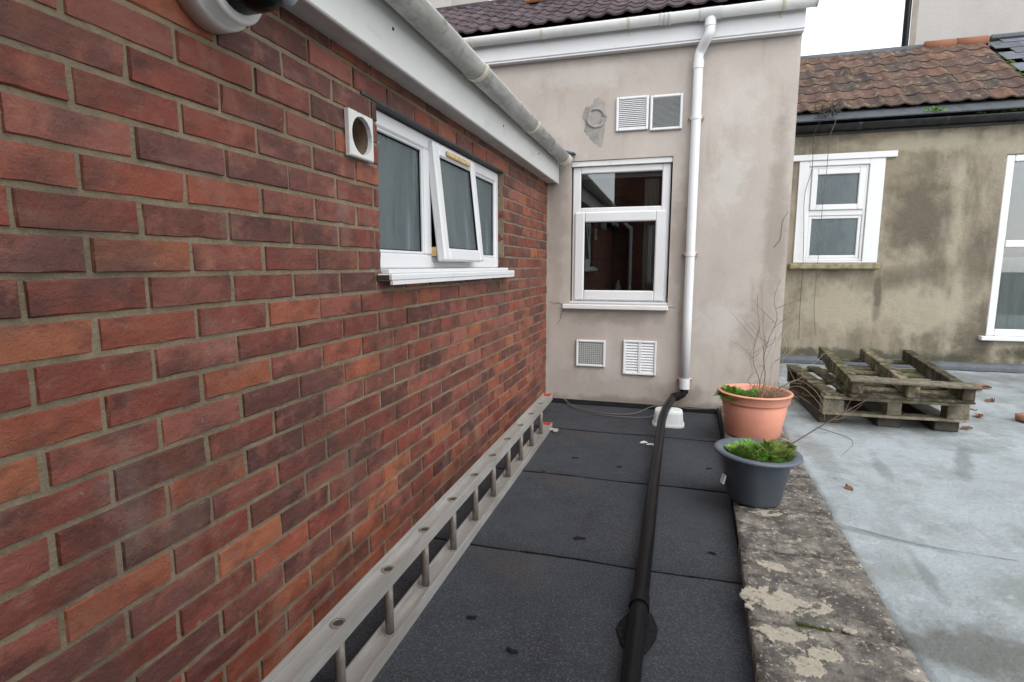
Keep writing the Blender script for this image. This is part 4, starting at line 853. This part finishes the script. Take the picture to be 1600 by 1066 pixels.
# plant pots on the coping
def pot(name, label, c, rb, rt, h, mat, band, tilt):
    t = thing(name, c, label, 'pot'); M = Matrix.Rotation(tilt, 4, 'Y')
    if band: prof = [(0, 0), (rb - .01, 0), (rb, .008), (rb + (rt - rb) * .66, h * .72), (rt - .018, h * .765), (rt - .006, h * .775), (rt - .002, h * .80), (rt + .002, h * .955), (rt + .012, h * .965), (rt + .014, h * .985), (rt + .008, h), (rt - .008, h), (rt - .014, h * .97), (rt - .05, h * .45), (0, h * .45)]
    else: prof = [(0, 0), (rb - .012, 0), (rb, .012), (rt - .040, h * .88), (rt - .034, h * .905), (rt - .006, h * .915), (rt + .003, h * .945), (rt, h * .985), (rt - .014, h), (rt - .034, h * .99), (rt - .046, h * .95), (rt - .07, h * .5), (0, h * .5)]
    b = B(); lathe(b, prof, c, 64, M); obj('pot_body', b, mat, t, smooth=True)
    zs = h * (.84 if band else .84); b = B(); n = 30; ctr = b.verts.new(Vector(c) + M @ Vector((0, 0, zs + .02)))
    rr = [(q, [b.verts.new(Vector(c) + M @ Vector(((rt - (.025 if band else .05)) * q * math.cos(2 * math.pi * k / n), (rt - (.025 if band else .05)) * q * math.sin(2 * math.pi * k / n), zs + .018 * (1 - q) + rng.uniform(-.005, .005)))) for k in range(n)]) for q in (.5, 1.0)]
    for k in range(n): b.faces.new((ctr, rr[0][1][k], rr[0][1][(k + 1) % n])); b.faces.new((rr[0][1][k], rr[1][1][k], rr[1][1][(k + 1) % n], rr[0][1][(k + 1) % n]))
    obj('soil', b, 'soil', t, smooth=True); return t
PT = (1.615, 3.905, .072); PD = (1.468, 2.775, .073)
t1 = pot('plant_pot', 'terracotta coloured pot with tall dry stems standing on the coping', PT, .172, .221, .300, 'terracotta_plastic', True, 0)
t2 = pot('plant_pot', 'dark grey pot full of green weeds, nearest on the coping', PD, .124, .197, .248, 'grey_plastic', False, .03)
for t in (t1, t2): t['group'] = 'pots on the coping'
b = B(); box(b, (-.004, -.016, -.022), (.002, .016, .022), Matrix.Translation((PD[0] - .1465, PD[1] - .055, PD[2] + .105)) @ Matrix.Rotation(.36, 4, 'Z') @ Matrix.Rotation(.24, 4, 'Y')); obj('sticker', b, 'scrap', t2)
def fern(bm, p, d, ln, seed, wd=.34):
    """feathery frond: a bent midrib with paired leaflets"""
    r = random.Random(seed); p = Vector(p); d = Vector(d).normalized(); side = d.cross(Vector((0, 0, 1))); side = side.normalized() if side.length > .01 else Vector((1, 0, 0)); n = 12
    for i in range(n):
        u = (i + .6) / n; q = p + d * ln * u - Vector((0, 0, ln * .45 * u * u)); l = ln * wd * math.sin(math.pi * (.15 + .82 * u)) * r.uniform(.7, 1.15)
        for s in (-1, 1):
            e = (side * s + d * .55 + Vector((r.uniform(-.3, .3), r.uniform(-.3, .3), r.uniform(-.3, .5)))).normalized(); nn = e.cross(d).normalized(); w_ = e.cross(nn) * l * .15
            v = [bm.verts.new(x) for x in (q, q + e * l * .5 + w_, q + e * l, q + e * l * .5 - w_)]; bm.faces.new(v)
    a = [p, p + d * ln * .5 - Vector((0, 0, ln * .11)), p + d * ln - Vector((0, 0, ln * .45))]; tube(bm, a, .0012, 4, .0006)
def weeds(c, rad, n, ln, seed, zlo=0, cone=1.0):
    bm = B(); r = random.Random(seed)
    for i in range(n):
        a = r.uniform(0, 6.28); q = math.sqrt(r.random()); p = Vector(c) + Vector((rad[0] * q * math.cos(a), rad[1] * q * math.sin(a), zlo))
        d = Vector((math.cos(a) * q * cone + r.uniform(-.5, .5), math.sin(a) * q * cone + r.uniform(-.5, .5), r.uniform(.45, 1.3))); fern(bm, p, d, ln * r.uniform(.55, 1.15), seed * 1000 + i)
    return bm
obj('weed_foliage', weeds((PD[0] + .005, PD[1], PD[2] + .212), (.118, .128), 330, .080, 5), 'leaf_green', t2)
obj('grass_tuft', weeds((PD[0] + .095, PD[1] + .03, PD[2] + .21), (.05, .06), 70, .115, 8, cone=.5), 'leaf_olive', t2)
obj('dead_weed', weeds((PD[0], PD[1], PD[2] + .208), (.14, .14), 40, .085, 15), 'dry_grass', t2)
b = B(); tube(b, smooth_path([(PD[0] + .02, PD[1] - .03, PD[2] + .21), (1.60, 2.80, .335), (1.74, 2.81, .445), (1.86, 2.80, .545), (1.95, 2.79, .615)], 6), .0042, 6, .0014); st = obj('stem', b, 'twig', t2)
b = B()
for (p, q, e) in (((1.80, 2.805, .49), (1.86, 2.84, .50), (1.93, 2.86, .56)), ((1.74, 2.81, .445), (1.86, 2.72, .42), (1.80, 2.66, .36)), ((1.84, 2.80, .53), (1.87, 2.80, .60), (1.92, 2.8, .64))):
    tube(b, smooth_path([p, q, e], 5), .0018, 5, .0008)
obj('side_stem', b, 'twig', st)
obj('weed_foliage', weeds((PT[0] - .115, PT[1] - .04, PT[2] + .25), (.085, .10), 170, .10, 11), 'leaf_green', t1)
b = B(); fern(b, (PT[0] - .15, PT[1] - .06, PT[2] + .26), (-.1, -.1, 1), .13, 4, .45); fern(b, (PT[0] - .17, PT[1] - .02, PT[2] + .26), (-.4, .1, 1), .12, 6, .45); fern(b, (PT[0] - .02, PT[1] - .06, PT[2] + .26), (.1, -.1, 1), .12, 9, .4); obj('tall_frond', b, 'leaf_green', t1)
b = B(); r = random.Random(3)
for i in range(230):
    a = r.uniform(0, 6.28); q = math.sqrt(r.random()); p = Vector((PT[0] + .06 + .11 * q * math.cos(a), PT[1] + .13 * q * math.sin(a), PT[2] + .26)); d = Vector((r.uniform(-.2, 1.0), r.uniform(-.8, .5), r.uniform(.15, .9))).normalized(); l = r.uniform(.06, .19)
    tube(b, [p, p + d * l * .6, p + d * l - Vector((0, 0, l * .35))], .0016, 3, .0007)
obj('dry_grass', b, 'dry_grass', t1, kind='stuff')
twr = random.Random(12)
def twig(base, tip, rad, mat, br):
    base, tip = Vector(base), Vector(tip); pts = []; n = 6
    for i in range(n + 1): u = i / n; pts.append(base.lerp(tip, u) + Vector((twr.uniform(-1, 1), twr.uniform(-1, 1), 0)) * .018 * math.sin(math.pi * u) * 2)
    bm = B(); P = smooth_path(pts, 4); tube(bm, P, rad, 5, rad * .35)
    for k in range(br):
        i = int(len(P) * twr.uniform(.3, .9)); p = P[i]; d = Vector((twr.uniform(-1, 1), twr.uniform(-.7, .7), twr.uniform(.2, 1))).normalized(); l = twr.uniform(.08, .26)
        tube(bm, smooth_path([p, p + d * l * .5 + Vector((0, 0, .01)), p + d * l + Vector((0, 0, twr.uniform(-.03, .05)))], 3), rad * .5, 4, rad * .2)
    return bm
for base, tip, rad, mt, br in (((1.64, 3.92, .33), (1.60, 3.95, 1.02), .0030, 'twig', 6), ((1.66, 3.94, .33), (1.74, 3.98, 1.12), .0032, 'twig', 7), ((1.68, 3.90, .33), (1.84, 3.94, .98), .0026, 'twig_pale', 6), ((1.70, 3.93, .33), (1.92, 3.90, .88), .0024, 'twig_pale', 5), ((1.60, 3.90, .33), (1.55, 3.88, .66), .0022, 'twig', 4), ((1.72, 3.88, .33), (1.98, 3.80, .66), .0026, 'twig_pale', 4), ((1.65, 3.96, .33), (1.66, 4.02, .90), .0022, 'twig', 5), ((1.70, 3.97, .33), (1.80, 4.05, 1.05), .0022, 'twig_pale', 6)):
    obj('dry_stem', twig(base, tip, rad, mt, br), mt, t1)
b = B(); tube(b, smooth_path([(1.72, 3.88, .36), (1.84, 3.84, .47), (1.95, 3.80, .42), (2.02, 3.76, .30)], 6), .0028, 5, .0012); tube(b, smooth_path([(1.73, 3.86, .36), (1.86, 3.80, .44), (1.98, 3.74, .33), (2.0, 3.72, .25)], 6), .0022, 5, .001); obj('arching_stem', b, 'dry_grass', t1)

# pallets on the terrace
def plank(parent, a, bq, M, mat='wood_old', name='board'):
    b = B(); box(b, a, bq, bev=.004)
    for v in b.verts: v.co += Vector((rng.uniform(-.002, .002), rng.uniform(-.002, .002), rng.uniform(-.002, .002)))
    c = Vector([(p + q) / 2 for p, q in zip(a, bq)]); J = Matrix.Translation(c + Vector((rng.uniform(-.004, .004), rng.uniform(-.006, .006), 0))) @ Matrix.Rotation(rng.uniform(-.012, .012), 4, 'Z') @ Matrix.Translation(-c)
    bmesh.ops.subdivide_edges(b, edges=[e for e in b.edges if e.calc_length() > .3], cuts=5, use_grid_fill=True)
    bend, ph = rng.uniform(-.004, .004), rng.uniform(0, 6)
    for v in b.verts:
        u = (v.co.x + v.co.y) * 3; v.co.z += bend * math.sin(u + ph); v.co += Vector((rng.uniform(-.0018, .0018), rng.uniform(-.0018, .0018), rng.uniform(-.0012, .0012)))
    bmesh.ops.transform(b, matrix=M @ J, verts=b.verts); return obj(name, b, mat, parent)
# lower pallet: upright, on three dark bearers
zl = .142; Ml = Matrix.Translation((2.135, 4.30, zl)) @ Matrix.Rotation(math.radians(1.2), 4, 'Z')
lp = thing('wooden_pallet', (2.6, 4.9, zl), 'lower mossy wooden pallet of the stack, carrying the tilted one', 'pallet', 'stacked pallets')
PWD, PLN = .90, 1.18
for i in range(3):
    y = (0, PLN / 2 - .05, PLN - .10)[i]
    plank(lp, (0, y, .115), (PWD, y + .10, .135), Ml, 'wood_pale' if i == 0 else 'wood_old', 'cross_board')
    for j in range(3):
        x = (.002, PWD / 2 - .045, PWD - .132)[j]; plank(lp, (x, y + .003, .0215), (x + (.13, .09, .13)[j], y + .097, .1145), Ml, 'wood_pale' if i == 0 else 'wood_old', 'block')
    plank(lp, (.004, y + .002, 0), (PWD - .004, y + .098, .021), Ml, 'wood_pale' if i == 0 else 'wood_old', 'bottom_board')
for j in range(6):
    x = (PWD - .10) * j / 5
    if j == 2: continue
    plank(lp, (x, -.002 + rng.uniform(-.01, .01), .1355), (x + .10, PLN + rng.uniform(-.01, .01), .156), Ml, rng.choice(('wood_old', 'wood_old', 'wood_pale')), 'deck_board')
for i, x in enumerate((2.20, 2.58, 2.93)):
    b = B(); box(b, (x - .075, 4.37, tz + .003), (x + .075, 5.40, zl - .001), bev=.006)  # bearers made wide so that the gap under the stack reads dark
    tag(obj('timber_bearer', b, 'wood_dark_gap'), ('left', 'middle', 'right')[i] + ' dark timber bearer, broadened to darken the gap under the stacked pallets', 'timber', 'bearers under the pallets')
# upper pallet: upside down and tilted up at the back
up = thing('wooden_pallet', (2.62, 4.8, .30), 'upper upside-down pallet with three bearers on top, tilted up at the back', 'pallet', 'stacked pallets')
Mu = Matrix.Translation((2.285, 4.215, .3005)) @ Matrix.Rotation(math.radians(-2.5), 4, 'Z') @ Matrix.Rotation(math.radians(4.6), 4, 'X')
UW, UL = .70, 1.14
for i in range(8):
    y = (UL - .095) * i / 7
    if i == 6: continue
    plank(up, (-.01, y + rng.uniform(-.008, .008), 0), (UW + .01, y + .095, .018), Mu, rng.choice(('wood_old', 'wood_old', 'wood_pale')), 'deck_board')
for j in range(3):
    x = (0, UW / 2 - .035, UW - .07)[j]; plank(up, (x, 0, .0215), (x + .07, UL, .108), Mu, 'wood_old', 'bearer')
plank(up, (-.02, -.012, .1125), (UW + .03, .085, .131), Mu, 'wood_pale', 'end_board')

# fallen leaves and a broken brick
lfm = []
for s in range(4):
    b = B(); r = random.Random(s); rows = []
    for i in range(6):
        u = i / 5; wv = .032 * math.sin(math.pi * (.06 + .90 * u)) * (1 + .2 * math.sin(i * 2 + s)); z = .012 * math.sin(u * 3 + s) + .004
        rows.append([b.verts.new((-.05 + .10 * u, -wv, z + .012 * r.random())), b.verts.new((-.05 + .10 * u, 0, z * .4)), b.verts.new((-.05 + .10 * u, wv, z + .016 * r.random()))])
    for i in range(5):
        for k in range(2): b.faces.new((rows[i][k], rows[i + 1][k], rows[i + 1][k + 1], rows[i][k + 1]))
    me = bpy.data.meshes.new('fallen_leaf'); b.to_mesh(me); b.free(); me.materials.append(MATS['dead_leaf']); lfm.append(me)
for i, (x, y, sc, l) in enumerate(((3.89, 6.02, 1.5, 'large orange dead leaf lying right of the pallets, farthest back'), (3.80, 5.92, 1.1, 'brown dead leaf tucked beside the large orange one'), (3.70, 5.48, 1.0, 'small brown leaf in front of the large orange leaf'), (3.39, 5.11, 1.0, 'pale brown leaf midway along the pallets right side'), (3.34, 4.86, .9, 'thin brown leaf near the right front of the pallets'), (3.09, 4.47, .8, 'small leaf at the front right corner of the pallets'), (1.97, 3.07, .55, 'tiny reddish leaf alone on the pale concrete before the pallets'), (3.62, 4.62, .7, 'yellowish leaf near the broken brick'))):
    tag(inst('fallen_leaf', lfm[i % 4], (x, y, tz_at(x, y) + .003), None, (0, 0, i * 1.9), (sc,) * 3), l, 'leaf', 'dead leaves on the terrace')
tag(inst('fallen_leaf', lfm[1], (2.56, 4.95, .338), None, (.1, .1, .8), (.8,) * 3), 'orange dead leaf lying on the upper pallet boards', 'leaf', 'dead leaves on the terrace')
b = B(); box(b, (-.11, -.05, 0), (.11, .05, .055), Matrix.Translation((3.66, 4.84, tz + .003)) @ Matrix.Rotation(.5, 4, 'Z'), bev=.012)
for v in b.verts: v.co += Vector((rng.uniform(-.008, .008), rng.uniform(-.008, .008), 0))
tag(obj('brick_fragment', b, 'clay_frag'), 'broken red brick lying on the terrace at the right edge', 'brick')

# wires, cobwebs, indoor items
def wire(pts, r, mat, name, label, cat):
    b = B(); tube(b, smooth_path(pts, 7), r, 5); return tag(obj(name, b, mat), label, cat)
wire([(2.60, 6.90, 2.93), (2.56, 6.91, 2.80), (2.50, 6.93, 2.62), (2.52, 6.99, 2.30), (2.47, 7.02, 2.0), (2.49, 7.03, 1.6), (2.50, 7.0, 1.2), (2.51, 7.04, .75), (2.52, 7.04, .35)], .0032, 'cable_dark', 'hanging_wire', 'dark wire hanging nearest the pale house corner, left of the pair', 'wire')
wire([(2.64, 6.90, 2.93), (2.70, 6.91, 2.78), (2.66, 6.93, 2.60), (2.67, 7.0, 2.25), (2.66, 7.02, 1.9), (2.66, 7.02, 1.45), (2.65, 7.0, 1.15), (2.66, 7.04, .7), (2.70, 7.04, .4)], .0032, 'cable_grey', 'hanging_wire', 'grey wire hanging over the small window, right of the pair', 'wire')
b = B(); r = random.Random(4)
for k in range(46):
    p = Vector((2.58 + r.uniform(-.10, .13), 6.93 + r.uniform(-.03, .05), 2.86 + r.uniform(-.03, .05) )); d = Vector((r.uniform(-.6, 1), r.uniform(-.5, .3), r.uniform(-.2, .9))).normalized(); l = r.uniform(.06, .17); tube(b, [p, p + d * l * .5, p + d * l + Vector((0, 0, -.02))], .005, 4, .002)
tag(obj('twig_tangle', b, 'cable_dark'), 'tangle of dark twigs and wire caught on the black gutter', 'twigs')
b = B()
for (p, q) in (((.022, 1.66, 1.712), (-.03, 1.86, 1.735)), ((.022, 1.69, 1.706), (-.03, 1.87, 1.70)), ((.022, 1.74, 1.66), (-.028, 1.88, 1.665)), ((.022, 1.72, 1.695), (-.02, 1.84, 1.72))):
    p, q = Vector(p), Vector(q); tube(b, [p.lerp(q, i / 5) - Vector((0, 0, .008 * math.sin(math.pi * i / 5))) for i in range(6)], .0016, 4)
tag(obj('cobweb_thread', b, 'thread'), 'loose threads strung between the square vent and the brick wall window', 'thread')
b = B(); lathe(b, [(0, 0), (.032, 0), (.034, .05), (.02, .065), (0, .07)], (.325, YB + .17, W0[2] + .041), 20); tag(obj('orange_cup', b, 'orange_item', smooth=True), 'small orange pot on the sill inside the far window', 'cup')
b = B(); lathe(b, [(0, 0), (.024, 0), (.024, .10), (.010, .125), (.010, .15), (0, .15)], (.60, YB + .17, W0[2] + .041), 18); tag(obj('white_bottle', b, 'white_item', smooth=True), 'white bottle on the sill inside the far window', 'bottle')
b = B(); blob(b, .50, YB + .18, .06, .035, W0[2] + .041, .05, n=18, seed=5, jag=.15); tag(obj('sponge', b, 'clay_frag', smooth=True), 'pale brown sponge on the sill inside the far window', 'sponge')
